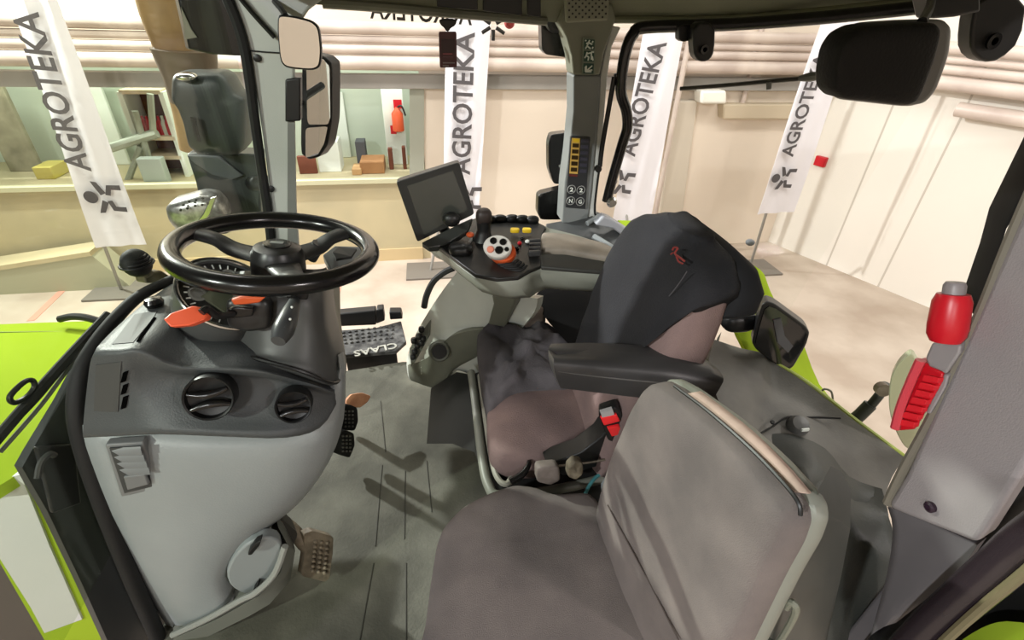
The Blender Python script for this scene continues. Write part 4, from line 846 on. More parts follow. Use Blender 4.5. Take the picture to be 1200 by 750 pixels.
bm = NB(); tube(bm, [Yp(*p, 1.62) for p in ((497, 360), (500, 346), (508, 330), (521, 319), (532, 314))], .012, 8); obj('door_seal', bm, RB, label='black curved door seal arc left of the side console', ctg='seal')
bm = NB(); grid(bm, G([[(505, 455, 1.42), (535, 436, 1.40), (560, 440, 1.36), (572, 470, 1.2)], [(500, 520, 1.2), (530, 520, 1.15), (556, 530, 1.1), (568, 560, 1.0)]]), V((.03, .05, -.05)))
obj('seat_riser', bm, mat('riser_dark', (52, 53, 50), .6), label='dark riser panel left of the driver seat base under the side console', ctg='panel')
# ---- armrest control console
t = thing('control_armrest', 'grey armrest console with joystick, orange band and yellow switches', 'armrest console', (.3, 1.3, .68))
Tz = .78
tout = [(500, 284), (507, 287), (514, 292), (535, 309), (556, 325), (583, 330), (610, 328), (622, 321), (634, 316), (670, 318), (712, 321), (724, 312), (735, 303), (722, 294), (710, 287), (676, 276), (644, 268), (632, 262), (609, 256), (588, 254), (569, 254), (545, 260), (530, 266), (515, 276)]
T3 = [Zp(a, b, Tz) for a, b in tout]; cen = sum(T3, V((0, 0, 0))) / len(T3)
def ring(s, dz, dx=0, dy=0): return [cen + (p - cen) * s + V((dx, dy, dz)) for p in T3]
bm = NB(); loft(bm, [ring(.97, .004), ring(1.0, -.002), ring(1.0, -.02), ring(.96, -.05, .015), ring(.84, -.075, .03), ring(.5, -.085, .03)]); obj('body', bm, mat('armrest_grey', (134, 137, 126), .45, var=.08), t, ang=45)
def Tq(pts, dz): return [Zp(a, b, Tz + dz) for a, b in pts]
bm = NB(); poly(bm, Tq([(504, 283), (514, 288), (535, 305), (557, 321), (583, 326), (608, 324), (620, 317), (634, 311), (636, 293), (635, 274), (640, 266), (630, 260), (609, 254.5), (588, 252), (569, 252), (545, 259), (518, 274)], .012), V((0, 0, -.012))); pn_ = obj('control_panel', bm, mat('panel_black', (30, 30, 29), .4), t, bev=.003)
bm = NB(); poly(bm, Tq([(633, 297), (664, 298), (697, 304), (722, 308), (712, 318), (670, 315), (634, 312)], .012), V((0, 0, -.012))); obj('lower_pad', bm, mat('pad_dark', (50, 50, 46), .6), t, bev=.004)
bm = NB(); pillow(bm, rnd(Tq([(634, 275), (662, 277), (708, 288), (735, 303), (722, 307), (697, 303), (664, 297), (634, 295)], .010), .2, 3), (0, 0, 1), .016, .01, p=4); obj('arm_pad', bm, mat('arm_pad_taupe', (146, 136, 122), .6, vscale=10, rgb2=(118, 110, 98)), t, ang=70)
# grip ridge at the back
for px in (573, 586, 600, 612, 624):
    bm = NB(); blob(bm, Zp(px, 256 + abs(px - 595) * .06, Tz + .02), .022, .014, .014, n=14, m=8, e=.8); obj('ridge', bm, BK, t)
c = Zp(590, 308, Tz + .02); tp = Yp(583, 289, c.y + .005); ax = (tp - c).normalized()
bm = NB(); fn0 = (EYE - tp).normalized(); tube(bm, [c - V((0, 0, .01)) - fn0 * .03, c.lerp(tp, .4) - fn0 * .04, tp - fn0 * .045], [.026, .022, .024], 18); js = obj('joystick', bm, BG, t)
fn = (EYE - tp).normalized() * .75 + V((-.1, 0, .45)); fn.normalize(); fx, fy, _ = frame(fn)
bm = NB(); lathe(bm, [(.036, -.022), (.0385, -.006), (.0385, 0), (.036, .004), (.001, .005)], tp, fn, 32, sx=1.0, sy=.85); fc = obj('face_plate', bm, mat('face_grey', (196, 194, 186), .4), js, label='pale grey button face')
for u, v, r, mt in ((-.012, .013, .0095, BG), (.014, .012, .0095, BG), (.006, -.012, .011, BG), (-.017, -.012, .0095, mat('salmon_button', (206, 128, 104), .5)), (.026, -.008, .006, BG)):
    bm = NB(); lathe(bm, [(r, 0), (r, .004), (r * .8, .006), (.001, .006)], tp + fx * u + fy * v + fn * .004, fn, 18); obj('button', bm, mt, js)
bm = NB(); q = tp - fn * .03 + V((.012, 0, -.006)); lathe(bm, [(.034, -.012), (.037, 0), (.034, .012)], q, fn, 28, sy=.9); obj('orange_band', bm, ORD, js)
for k in range(4):
    cc = Zp(598 + k * 3.4, 308 + k * 2.4, Tz + .014 - k * .002); bm = NB(); tube(bm, [cc + V((-.034, -.004, 0)), cc + V((0, -.016, .004)), cc + V((.022, .010, .002))], .005, 8); obj('bellows_fold', bm, RB, t)
c = Zp(566, 282, Tz + .01); bm = NB(); tube(bm, [c, Yp(567, 270, c.y), Yp(567, 258, c.y)], [.03, .020, .022], 14); sj = obj('cross_gate_lever', bm, BK, t)
bm = NB(); blob(bm, Yp(567, 254, c.y), .024, .022, .026, e=.8); obj('lever_knob', bm, mat('knob_brown_black', (44, 36, 32), .5), sj)
bm = NB(); poly(bm, Tq([(544, 290), (552, 278), (556, 274), (552, 284), (548, 294)], .02), V((0, 0, -.01))); obj('chrome_strip', bm, LG, t)
bm = NB(); blob(bm, Zp(540, 292, Tz + .02), .035, .03, .02, e=.8); obj('small_lever', bm, BK, t)
bm = NB(); blob(bm, Zp(551, 275, Tz + .03), .012, .012, .008); obj('orange_button', bm, ORD, t)
for px, py in ((603, 272), (617, 272)):
    bm = NB(); p = Zp(px, py, Tz + .022); poly(bm, rnd([p + V((a, b, 0)) for a, b in ((-.015, -.008), (.012, -.012), (.016, .006), (-.01, .012))], .25, 2), V((0, 0, .012))); obj('yellow_switch', bm, YEL, t, bev=.003)
for k in range(4):
    p = Zp(627 - k * .2, 283 + k * 4.6, Tz + .024); bm = NB(); obox(bm, p, (.017, 0, 0), (0, .0055, 0), (0, 0, .008)); obj('ribbed_button', bm, mat('button_dark', (58, 58, 58), .35), t, bev=.003)
for px, py, mt in ((609, 285, RED), (618, 283, WHT), (606, 291, BG), (612, 279, BG)):
    bm = NB(); blob(bm, Zp(px, py, Tz + .018), .007, .007, .006); obj('small_button', bm, mt, t)
# pedestal under the armrest
bm = NB(); loft(bm, [[Yp(*p) for p in q] for q in (((576, 346, 1.26), (606, 346, 1.26), (622, 338, 1.4), (590, 335, 1.4)), ((578, 356, 1.27), (602, 358, 1.27), (616, 348, 1.42), (592, 345, 1.42)), ((572, 380, 1.34), (592, 384, 1.34), (606, 362, 1.45), (584, 358, 1.46)))])
obj('pedestal', bm, GG, t, bev=.006)
# ---- monitor
t = thing('monitor', 'tilted black framed touchscreen above the front of the armrest console', 'monitor', Yp(520, 290, 1.36))
q = Ys([(464, 213), (538, 190), (556, 251), (489, 284)], 1.38); nn = plane3(*q[:3])[1]
bm = NB(); poly(bm, rnd(q, .05, 3), -nn * .03); mf = obj('frame', bm, mat('monitor_black', (38, 39, 38), .4), t, bev=.004)
q = Ps([(477, 218), (531, 200), (548, 245), (497, 276)], q[0] + nn * .001, nn); bm = NB(); poly(bm, q, -nn * .004); obj('screen', bm, SCR, mf)
bm = NB(); tube(bm, [Yp(516, 262, 1.41), Yp(524, 274, 1.42), Yp(536, 284, 1.42)], .016, 10); obj('bracket', bm, BK, t)
bm = NB(); blob(bm, Yp(529, 257, 1.35), .026, .018, .022); obj('ball_joint', bm, BK, t)
bm = NB(); poly(bm, [Yp(*p) for p in ((494, 284, 1.34), (540, 261, 1.4), (554, 255, 1.42), (548, 270, 1.38), (520, 288, 1.34), (503, 290, 1.33))], V((0, .01, -.02))); obj('holder_plate', bm, mat('holder_dark', (52, 54, 52), .4), t, bev=.003)
# ================================================================== SEATS
t = thing('passenger_seat', 'greyish brown fabric passenger seat in the foreground, backrest in grey shell', 'seat', (.15, .5, 0))
o = [(470, 830), (497, 750), (503, 700), (511, 648), (519, 627), (542, 602), (575, 585), (603, 576), (626, 579), (648, 588), (688, 585), (699, 594), (716, 626), (742, 680), (770, 750), (800, 820)]
pts = rnd([Zp(a, b, .40) for a, b in o], .3, 3)
bm = NB(); pillow(bm, pts, (0, 0, 1), .045, .09, p=5, wr=.004, ws=10); cu = obj('cushion', bm, FB, t, ang=80)
bm = NB(); loft(bm, [[p + V((0, 0, -.075)) for p in pts], [p + V((0, 0, -.12)) for p in pts], [p + V((.02, 0, -.16)) for p in pts]]); obj('seat_pan', bm, LG, t, label='pale seat pan')
bm = NB(); box(bm, (.02, .3, 0), (.3, .62, .26)); obj('plinth', bm, BK, t, bev=.01)
# backrest
b0, bn = plane3(Zp(705, 600, .42), Zp(765, 745, .42), Yp(935, 600, .29))
o = [(762, 760), (738, 700), (716, 640), (708, 602), (713, 578), (730, 527), (752, 478), (766, 456), (778, 446), (800, 458), (850, 496), (898, 542), (932, 582), (940, 596), (942, 612), (934, 636), (914, 672), (884, 735), (870, 765)]
P2 = rnd(Ps(o, b0, bn), .25, 3)
bm = NB(); pillow(bm, P2, bn, .035, .03, p=5, wr=.004, ws=9, seed=5); bk = obj('backrest_pad', bm, FB, t, ang=80)
bm = NB(); tube(bm, Ps([(790, 452), (830, 482), (880, 526), (920, 568), (936, 590), (938, 604)], b0 + bn * .012, bn), .0024, 6); obj('piping', bm, BK, bk)
bm = NB(); tube(bm, Ps([(712, 592), (738, 640), (770, 700), (795, 750)], b0 + bn * .037, bn), .0016, 6); obj('stitch_line', bm, mat('seam_taupe', (84, 74, 70), .9), bk)
cS = sum(P2, V((0, 0, 0))) / len(P2)
def shr(s, d): return [cS + (p - cS) * s - bn * d for p in P2]
bm = NB(); loft(bm, [shr(.99, .008), shr(1.015, .014), shr(1.01, .03), shr(.96, .042), shr(.8, .048)]); obj('backrest_shell', bm, mat('shell_grey', (132, 134, 124), .5, var=.08), t, ang=50)
q = [Yp(*p) for p in ((806, 456, .56), (822, 458, .54), (870, 496, .46), (915, 540, .38), (948, 572, .30), (951, 581, .29), (942, 587, .29), (926, 578, .30), (895, 540, .36), (850, 500, .44))]
pd_ = []
for a, b, o1, o2 in (((806, 461), (822, 458), 0, 1), ((852, 497), (872, 495), 0, 1), ((898, 541), (916, 536), 0, 1), ((930, 577), (951, 576), 0, 1)):
    A = Pl(a[0], a[1], b0 + bn * .004, bn); B = Pl(b[0], b[1], b0 - bn * .030, bn); pd_.append([A, A.lerp(B, .5) + V((-.004, -.012, .012)), B])
bm = NB(); grid(bm, dense(pd_), V((.006, .012, -.012))); obj('top_pad', bm, WORN, t, label='worn beige top pad', bev=.006)
bm = NB(); tube(bm, [Yp(908, 760, .27), Yp(924, 735, .265), Yp(933, 715, .26), Yp(928, 706, .265), Yp(922, 712, .27)], .0045, 8); obj('grab_loop', bm, GG, t)
bm = NB(); grid(bm, G([[(958, 575, .30), (972, 580, .32), (985, 600, .34)], [(962, 620, .29), (974, 630, .31), (985, 645, .33)], [(945, 660, .28), (962, 680, .30), (975, 700, .32)], [(900, 745, .27), (930, 770, .29), (955, 790, .31)]]), V((.04, .03, 0))); obj('side_shell', bm, mat('shell_dark', (70, 72, 68), .45), t)
# fold mechanism between cushion and driver's seat
bm = slab([(706, 572), (716, 556), (719, 600), (712, 620), (706, 612)], .74, .015); obj('hinge_plate', bm, LG, t, bev=.003)
# ---- driver seat
t = thing('driver_seat', 'driver seat with pinkish grey cushion and black head cover facing the wheel', 'seat', (.3, 1.05, 0))
bz = .34
base = [(553, 438), (556, 470), (564, 536), (572, 572), (588, 584), (650, 577), (720, 560), (790, 540), (800, 470), (700, 430), (610, 420)]
B3 = rnd([Zp(a, b, bz) for a, b in base], .2, 3)
bm = NB(); loft(bm, [[p + V((0, 0, .0)) for p in B3], [p + V((0, 0, -.04)) for p in B3], [p + V((.04, .03, -.06)) for p in B3], [p + V((.04, .03, -.34)) for p in B3]]); obj('suspension_base', bm, mat('base_black', (26, 26, 25), .6), t)
bm = NB(); tube(bm, [Zp(a, b, bz + .004) for a, b in ((552, 436), (557, 470), (565, 536), (573, 570), (588, 581), (650, 574), (722, 557))], .013, 10); obj('tray_rim', bm, mat('rim_grey_green', (112, 114, 104), .45), t)
bm = NB(); tube(bm, [Zp(a, b, bz + .012) for a, b in ((562, 440), (566, 470), (575, 530), (583, 560), (596, 566), (604, 540))], .008, 8); obj('inner_edge', bm, mat('inner_edge_grey', (134, 132, 120), .5), t)
cz = .41
o = [(572, 470), (570, 500), (574, 528), (588, 541), (615, 543), (645, 540), (680, 528), (712, 508), (742, 478), (764, 446), (720, 415), (640, 402), (590, 415)]
bm = NB(); pillow(bm, rnd([Zp(a, b, cz) for a, b in o], .3, 3), (0, 0, 1), .05, .07, p=3, wr=.006, ws=8, seed=2); obj('cushion', bm, FD, t, ang=80)
o = [(558, 398), (566, 388), (580, 382), (612, 380), (640, 382), (655, 394), (668, 398), (669, 408), (658, 416), (650, 424), (655, 444), (668, 462), (640, 462), (600, 466), (572, 482), (564, 450)]
bm = NB(); pillow(bm, rnd([Zp(a, b, cz + .035) for a, b in o], .25, 3), (0, 0, 1), .045, .06, p=3, wr=.032, ws=17, seed=9); obj('draped_cloth', bm, FC, t, label='dark grey cloth over the cushion front', ang=80)
o = [(576, 384), (588, 368), (606, 360), (625, 358), (640, 368), (638, 384), (610, 388)]
bm = NB(); pillow(bm, rnd([Zp(a, b, cz + .06) for a, b in o], .25, 3), (0, 0, 1), .04, .06, p=3, wr=.008, ws=10, seed=3); obj('side_bolster', bm, mat('bolster_taupe', (98, 88, 82), .95, spec=.1), t, ang=80)
bm = NB(); o = [(622, 350), (640, 335), (705, 334), (780, 380), (780, 430), (700, 424), (665, 402), (645, 380)]
loft(bm, [[Zp(a, b, .50) for a, b in o], [Zp(a, b, .30) for a, b in o]]); obj('seat_shade_block', bm, mat('shade_black', (14, 14, 14), .95, spec=.05), t)  # black block standing in for deep shade on the far seat side
# backrest: lofted along its spine
def sect(cx, cy, cz_, tx, ty, n=36, e=.45, tilt=0):
    r = []
    for k in range(n):
        a = 2 * math.pi * k / n; ca, sa = math.cos(a), math.sin(a)
        u = math.copysign(abs(ca) ** e, ca) * tx; v = math.copysign(abs(sa) ** e, sa) * ty
        r.append(V((cx + u, cy + v, cz_ - u * tilt)))
    return r
YC = .935
SPN = [(.40, .42, .06, .16), (.50, .44, .068, .185), (.62, .465, .072, .198), (.74, .487, .07, .20), (.84, .508, .066, .197), (.90, .522, .06, .186), (.95, .534, .052, .168), (.98, .541, .040, .13), (.995, .545, .018, .06)]
def spn(z):
    for a, b in zip(SPN, SPN[1:]):
        if z <= b[0]:
            f = (z - a[0]) / (b[0] - a[0]); return [a[k] + (b[k] - a[k]) * f for k in (1, 2, 3)]
    return list(SPN[-1][1:])
bm = NB(); loft(bm, [sect(spn(z)[0], YC, z, spn(z)[1], spn(z)[2]) for z in (.40, .46, .52, .58, .64, .70, .76, .82, .87, .91, .94, .96, .975, .987, .995)]); br = obj('backrest', bm, FD, t, ang=80)
bm = NB(); rings = []; NC = 16
for i in range(NC):
    f = i / (NC - 1); f2 = 1 - (1 - f) ** 1.6; ring = []
    for k in range(56):
        a = 2 * math.pi * k / 56; ca, sa = math.cos(a), math.sin(a)
        uu = math.copysign(abs(ca) ** .45, ca); vv = math.copysign(abs(sa) ** .45, sa)
        side = max(0, min(1, (-vv - .15) / .85)); hem = .56 + .10 * max(0, uu) * (1 - side) + side * (.36 + .04 * max(0, uu))  # front hem drawn down so black cloth stands in for shade there
        z = hem + f2 * (1.006 - hem); cx, tx, ty = spn(z)
        g = .014 * (1 - max(0, (f - .85) / .15) * .3)
        p = V((cx + uu * (tx + g), YC + vv * (ty + g), z))
        d = .008 * noise.noise(p * 15) + .005 * noise.noise(p * 34); p += V((d * .7, d * .7, d * .5)); ring.append(p)
    rings.append(ring)
loft(bm, rings); hc = obj('head_cover', bm, BF, t, label='black head cover with a small red mark', ang=80)
bm = NB(); rings = []
for x, z, a, b in ((.575, .875, .045, .15), (.598, .89, .05, .165), (.61, .925, .047, .155), (.607, .96, .036, .13), (.595, .985, .016, .07)): rings.append(sect(x, YC - .03, z, a, b, 36, .6))
loft(bm, rings); obj('cover_flap', bm, mat('flap_black', (20, 20, 22), .85), hc, ang=80)
for q, r in (([(788, 293), (790, 290), (794, 291), (791, 297), (797, 302), (802, 306)], .0020), ([(792, 298), (795, 306), (800, 309)], .0018), ([(786, 298), (789, 296)], .0015)):
    bm = NB(); tube(bm, [Pl(a, b, V((.425, .95, .85)), V((-1, -.1, .17))) for a, b in q], r, 6); obj('red_mark', bm, mat('dull_red_stitch', (120, 40, 34), .7), hc)
bm = NB(); tube(bm, [Pl(a, b, V((.420, .95, .85)), V((-1, -.12, .17))) for a, b in ((805, 318), (795, 333), (784, 347))], .0011, 6); obj('crease_thread', bm, mat('thread_grey', (70, 68, 70), .8), hc)
# left armrest bar
rows = [[(652, 413, .80), (700, 412, .78), (760, 415, .75), (800, 422, .735), (842, 433, .73)],
        [(649, 421, .745), (698, 426, .735), (760, 432, .72), (800, 437, .71), (848, 444, .71)],
        [(650, 436, .735), (700, 442, .725), (758, 448, .71), (800, 451, .70), (844, 454, .70)],
        [(657, 455, .745), (700, 460, .735), (750, 466, .72), (790, 466, .71), (838, 464, .71)]]
bm = NB(); grid(bm, dense(G(rows)), V((.0, .045, -.01))); ab = obj('armrest_bar', bm, mat('armrest_black', (54, 53, 53), .4, var=.15), t, ang=60)
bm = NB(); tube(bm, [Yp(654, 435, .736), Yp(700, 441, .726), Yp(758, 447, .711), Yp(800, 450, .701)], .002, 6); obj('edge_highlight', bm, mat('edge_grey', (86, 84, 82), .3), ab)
# buckles, levers and knobs at the near edge
bm = NB(); poly(bm, rnd(Ys([(700, 484), (722, 477), (731, 488), (735, 508), (722, 520), (712, 516)], .775), .15, 2), V((.01, .03, 0))); bh = obj('buckle_housing', bm, BK, t, bev=.003)
for q in ([(704, 490), (723, 486), (727, 494), (708, 499)], [(712, 502), (726, 499), (729, 509), (717, 512)]):
    bm = slab(q, .768, .012); obj('red_button', bm, mat('buckle_red', (226, 40, 44), .35), bh, bev=.002)
bm = slab([(704, 484), (718, 480), (720, 486), (706, 490)], .769, .01); obj('buckle_label', bm, mat('label_grey', (150, 148, 146), .5), bh)
bm = NB(); loft(bm, [Ys([(640, 545), (680, 531), (704, 513), (713, 500), (732, 498), (736, 512), (726, 540), (660, 558)], .80), [p + V((0, .06, -.01)) for p in Ys([(640, 545), (680, 531), (704, 513), (713, 500), (732, 498), (736, 512), (726, 540), (660, 558)], .80)]]); obj('side_trim', bm, BK, t, bev=.004)
bm = NB(); tube(bm, [Zp(598, 565, .40), Zp(612, 556, .41), Zp(619, 546, .42), Zp(620, 541, .42)], [.010, .009, .007, .006], 10); obj('adjuster_lever', bm, BG, t)
bm = NB(); pillow(bm, rnd(Ys([(628, 545), (654, 543), (656, 560), (644, 566), (628, 562)], .76), .2, 2), (0, -1, .3), .015, .02, p=4); obj('adjuster_knob', bm, mat('dusty_knob', (120, 110, 104), .8, vscale=20, rgb2=(88, 80, 74)), t, ang=70)
bm = NB(); pillow(bm, rnd(Ys([(665, 545), (672, 538), (682, 540), (683, 552), (672, 560), (664, 556)], .75), .2, 2), (0, -1, .2), .012, .016, p=3, wr=.006, ws=60); obj('adjuster_knob', bm, RUST, t, ang=70)
bm = NB(); tube(bm, Ys([(655, 546), (690, 542), (722, 536)], .78), .003, 6); obj('pull_rod', bm, STL, t)
bm = NB(); tube(bm, [Zp(a, b, .40) for a, b in ((684, 584), (690, 570), (700, 558), (716, 551), (728, 549))], .0045, 8); obj('teal_hose', bm, TEAL, label='thin teal hose looping between the two seats', ctg='hose')
# ================================================================== RIGHT REAR
t = thing('rear_console', 'dusty grey rear wheel arch console behind the seats with a chrome button', 'console', (.85, .8, .3))
rows = [[(838, 398, 1.06), (868, 408, 1.05), (895, 414, 1.02), (905, 424, 1.0), (940, 446, .92), (1000, 492, .80), (1060, 536, .70)],
        [(830, 425, .98), (862, 430, .97), (890, 440, .94), (905, 455, .92), (940, 475, .86), (990, 515, .76), (1045, 560, .66)],
        [(835, 450, .90), (865, 465, .87), (890, 482, .85), (915, 492, .82), (945, 508, .77), (985, 540, .70), (1035, 590, .60)],
        [(850, 490, .80), (875, 505, .77), (900, 522, .74), (925, 535, .72), (950, 548, .68), (985, 570, .63), (1030, 620, .55)]]
bm = NB(); grid(bm, dense(G(rows)), V((.01, .04, -.06))); obj('arch_cover', bm, mat('arch_grey', (112, 110, 104), .6, var=.3, vscale=9, bump=.15, bscale=150), t, ang=70)
bm = NB(); rows = [[(895, 528, .735), (930, 528, .72), (970, 545, .675), (1000, 580, .61), (1040, 596, .56)], [(930, 560, .64), (955, 556, .635), (980, 575, .60), (1005, 600, .56), (1045, 620, .52)], [(955, 600, .54), (975, 600, .55), (995, 610, .54), (1020, 640, .50), (1060, 660, .47)], [(960, 680, .47), (985, 680, .47), (1010, 680, .47), (1050, 690, .45), (1085, 690, .44)], [(930, 770, .40), (970, 770, .40), (1010, 770, .40), (1060, 760, .40), (1100, 740, .40)]]
grid(bm, dense(G(rows)), V((.03, .05, 0))); obj('lower_cover', bm, mat('cover_dark_grey', (66, 68, 64), .5, var=.1, bump=.15, bscale=200), t, ang=70)
bm = NB(); tube(bm, [Yp(884, 512, .755), Yp(905, 500, .79), Yp(922, 489, .82), Yp(945, 489, .825), Yp(985, 490, .80)], .0028, 6); obj('seam', bm, BK, t)
for nm, e in (('side_skirt', ((895, 528, .735), (930, 560, .64), (955, 600, .54), (960, 680, .47), (930, 770, .40))), ('front_skirt', ((838, 398, 1.06), (830, 425, .98), (835, 450, .90), (850, 490, .80), (895, 530, .735)))):
    E_ = [Yp(*p) + V((.02, .02, -.01)) for p in e]; bm = NB(); grid(bm, [E_, [V((p.x + .03, p.y + .03, p.z * .5)) for p in E_], [V((p.x + .04, p.y + .04, -.02)) for p in E_]], V((.03, .03, 0))); obj(nm, bm, mat('cover_dark_grey', (66, 68, 64)), t, ang=70)
c = Yp(935, 499, .79); n = V((-.1, -.4, .9)); bm = NB(); lathe(bm, [(.026, -.01), (.026, .008), (.02, .018), (.001, .02)], c, n, 22); kn = obj('push_button', bm, mat('button_grey', (92, 92, 90), .35), t)
bm = NB(); obox(bm, c + n.normalized() * .012 + V((0, -.02, 0)), (.010, 0, 0), (0, .002, 0), (0, 0, .004)); obj('bright_mark', bm, WHT, kn)
for p, y in (((905, 495), .80), ((965, 484), .85)):
    bm = NB(); lathe(bm, [(.006, 0), (.005, .004)], Yp(*p, y), n, 10); obj('screw', bm, BK, t)
bm = NB(); tube(bm, [Yp(905, 424, 1.015), Yp(945, 448, .93), Yp(1003, 493, .81), Yp(1062, 537, .70)], .007, 8); obj('green_edge', bm, mat('edge_lime', (176, 190, 96), .4), t)
# green rear fender outside, work lamp
t = thing('rear_fender', 'lime green rear fender beyond the driver seat backrest', 'fender', (1.0, 1.3, -.4))
bm = NB(); grid(bm, dense(G([[(850, 300, 1.35), (885, 312, 1.32), (896, 322, 1.32)], [(852, 340, 1.28), (895, 345, 1.26), (908, 352, 1.27)], [(860, 380, 1.22), (905, 395, 1.20), (935, 388, 1.21)], [(880, 420, 1.16), (915, 425, 1.12), (960, 450, 1.10)], [(900, 440, 1.12), (950, 468, 1.02), (990, 480, 1.0)]])), V((.02, .04, -.03))); obj('fender_panel', bm, GRN, t, ang=60)
bm = NB(); grid(bm, G([[(724, 258, 1.8), (755, 259, 1.78), (790, 262, 1.75)], [(745, 280, 1.7), (765, 280, 1.68), (790, 280, 1.66)]]), V((.02, .05, -.03))); obj('green_fender_top', bm, GRN, label='lime green fender strip seen over the sill left of the head cover', ctg='fender')
t = thing('rear_work_lamp', 'black square work lamp beside the backrest over the rear console', 'lamp', Yp(912, 432, 1.0))
o = [(893, 357), (899, 353), (908, 356), (944, 382), (949, 390), (945, 404), (930, 430), (922, 435), (910, 430), (886, 410), (881, 402), (884, 388)]
q = Ys(o, 1.0); bm = NB(); poly(bm, rnd(q, .2, 2), V((.03, .05, -.01))); obj('housing', bm, BK, t, bev=.008)
c = sum(q, V((0, 0, 0))) / len(q); bm = NB(); poly(bm, [c + (p - c) * .88 + V((0, -.003, 0)) for p in q], V((0, .006, 0))); ln = obj('lens', bm, mat('lamp_lens_black', (22, 22, 23), .08, spec=.8), t)
bm = NB(); poly(bm, [c + (p - c) * s + V((.0, -.006, 0)) for p, s in zip(Ys([(905, 374), (914, 372), (918, 392), (928, 404), (922, 412), (910, 400)], 1.0), [1] * 6)], V((0, .004, 0))); obj('inner_reflector', bm, mat('reflector_dark', (70, 70, 72), .3), ln)
bm = NB(); blob(bm, Yp(866, 376, 1.06), .05, .03, .03, e=.7); obj('lamp_socket', bm, BK, t)
bm = NB(); blob(bm, Yp(879, 284, 1.5), .016, .016, .012); obj('grey_stub', bm, mat('stub_grey', (96, 98, 100), .6), label='small grey stub poking out right of the black head cover', ctg='knob')
# window strut and disc by the rear glass
t = thing('window_hinge', 'dark jointed metal hinge strut at the rear window left of the red hammer', 'hinge', Yp(1010, 490, .85))
for q, r in (([(1040, 450), (1028, 466), (1018, 478)], .012), ([(1020, 474), (1008, 486), (996, 496)], .017)):
    bm = NB(); tube(bm, [Yp(a, b, .85) for a, b in q], r, 10, sm=1); obj('link', bm, mat('strut_dark', (58, 62, 58), .5), t)
bm = NB(); lathe(bm, [(.018, -.01), (.018, .01)], Yp(1034, 456, .845), (-.3, -.9, .2), 16); obj('pivot_pin', bm, STL, t)
bm = NB(); tube(bm, [Yp(960, 462, .9), Yp(966, 456, .9), Yp(974, 459, .9), Yp(976, 468, .9)], .003, 6); obj('wire_loop', bm, GG, t)
t = thing('round_lens', 'pale green round lens edge behind the red emergency hammer', 'lens', Yp(1050, 520, .72))
bm = NB(); poly(bm, chai(Ys([(1072, 412), (1058, 420), (1046, 436), (1041, 458), (1042, 485), (1050, 508), (1062, 528), (1080, 530), (1090, 470)], .70), 2), V((.02, .02, 0))); obj('lens_disc', bm, PALEG, t, bev=.004)
# ---- near rear pillar
NX = .75
t = thing('rear_pillar', 'wide warm grey rear pillar at the right edge with one black screw', 'pillar', Xp(1090, 640, NX))
o = [(1042, 588), (1041, 596), (1060, 604), (1144, 638), (1152, 628), (1200, 552)]
bm = NB(); poly(bm, [V((NX, .548, 1.52)), V((NX, .502, 1.19)), V((NX, .44, .76))] + Xs(o, NX) + [V((NX, .36, 1.1)), V((NX, .42, 1.52))], V((.1, .03, 0))); obj('inner_cover', bm, PW, t, bev=.014)
o = [(1041, 594), (1144, 638), (1120, 680), (1085, 715), (1050, 745), (1030, 760), (1000, 760), (1012, 660)]
bm = NB(); grid(bm, dense([[Xp(1040, 594, .765), Xp(1075, 606, .76), Xp(1146, 638, .765)], [Xp(1046, 620, .77), Xp(1080, 640, .765), Xp(1128, 664, .77)], [Xp(1040, 670, .775), Xp(1075, 680, .77), Xp(1100, 690, .775)], [Xp(1020, 745, .78), Xp(1035, 735, .775), Xp(1050, 730, .78)]]), V((.06, .02, 0))); obj('lower_cover', bm, mat('lower_mauve_grey', (104, 100, 102), .5, var=.1), t, label='dark grey lower cover', ang=70)
bm = NB(); box(bm, (.87, .33, -.05), (.94, .43, .50)); obj('pillar_foot', bm, mat('lower_mauve_grey', (104, 100, 102)), t, bev=.01)
bm = NB(); lathe(bm, [(.0085, 0), (.0085, .006), (.005, .008), (.004, .004)], Xp(1092, 594, NX), (-1, 0, 0), 14); obj('screw', bm, mat('screw_dark', (48, 32, 44), .4), t)
bm = NB(); tube(bm, Xs([(1040, 590), (1058, 552), (1096, 482), (1148, 372), (1200, 246)], .757) + [V((.757, .545, 1.5))], .008, 8); obj('edge_strip', bm, mat('edge_taupe', (118, 112, 100), .5), t)
bm = NB(); poly(bm, Xs([(1180, 268), (1200, 238), (1230, 190), (1260, 120), (1225, 170), (1178, 262), (1166, 305), (1142, 372), (1147, 374)], .80), V((.04, .06, 0))); obj('black_seal', bm, RB, t, bev=.004)
bm = NB(); tube(bm, [Xp(1215, 545, .82), Xp(1170, 610, .82), Xp(1120, 680, .82), Xp(1060, 745, .82), Xp(1020, 790, .82)], .035, 12); obj('outer_seal', bm, BK, t)
t = thing('door_grab_rail', 'glossy dark curved rail at the lower right corner', 'handle', Xp(1150, 700, .74))
bm = NB(); tube(bm, [Xp(1250, 610, .72), Xp(1200, 640, .72), Xp(1172, 664, .72), Xp(1130, 700, .72), Xp(1080, 745, .72), Xp(1040, 790, .72)], [.03, .026, .026, .026, .026], 14); obj('rail', bm, mat('rail_aubergine', (44, 36, 40), .25, spec=.6), t)
bm = NB(); tube(bm, [Xp(1230, 645, .70), Xp(1192, 678, .70), Xp(1150, 712, .70), Xp(1108, 750, .70), Xp(1080, 780, .70)], .0065, 8); obj('edge_strip', bm, mat('edge_olive', (110, 102, 76), .5), t)
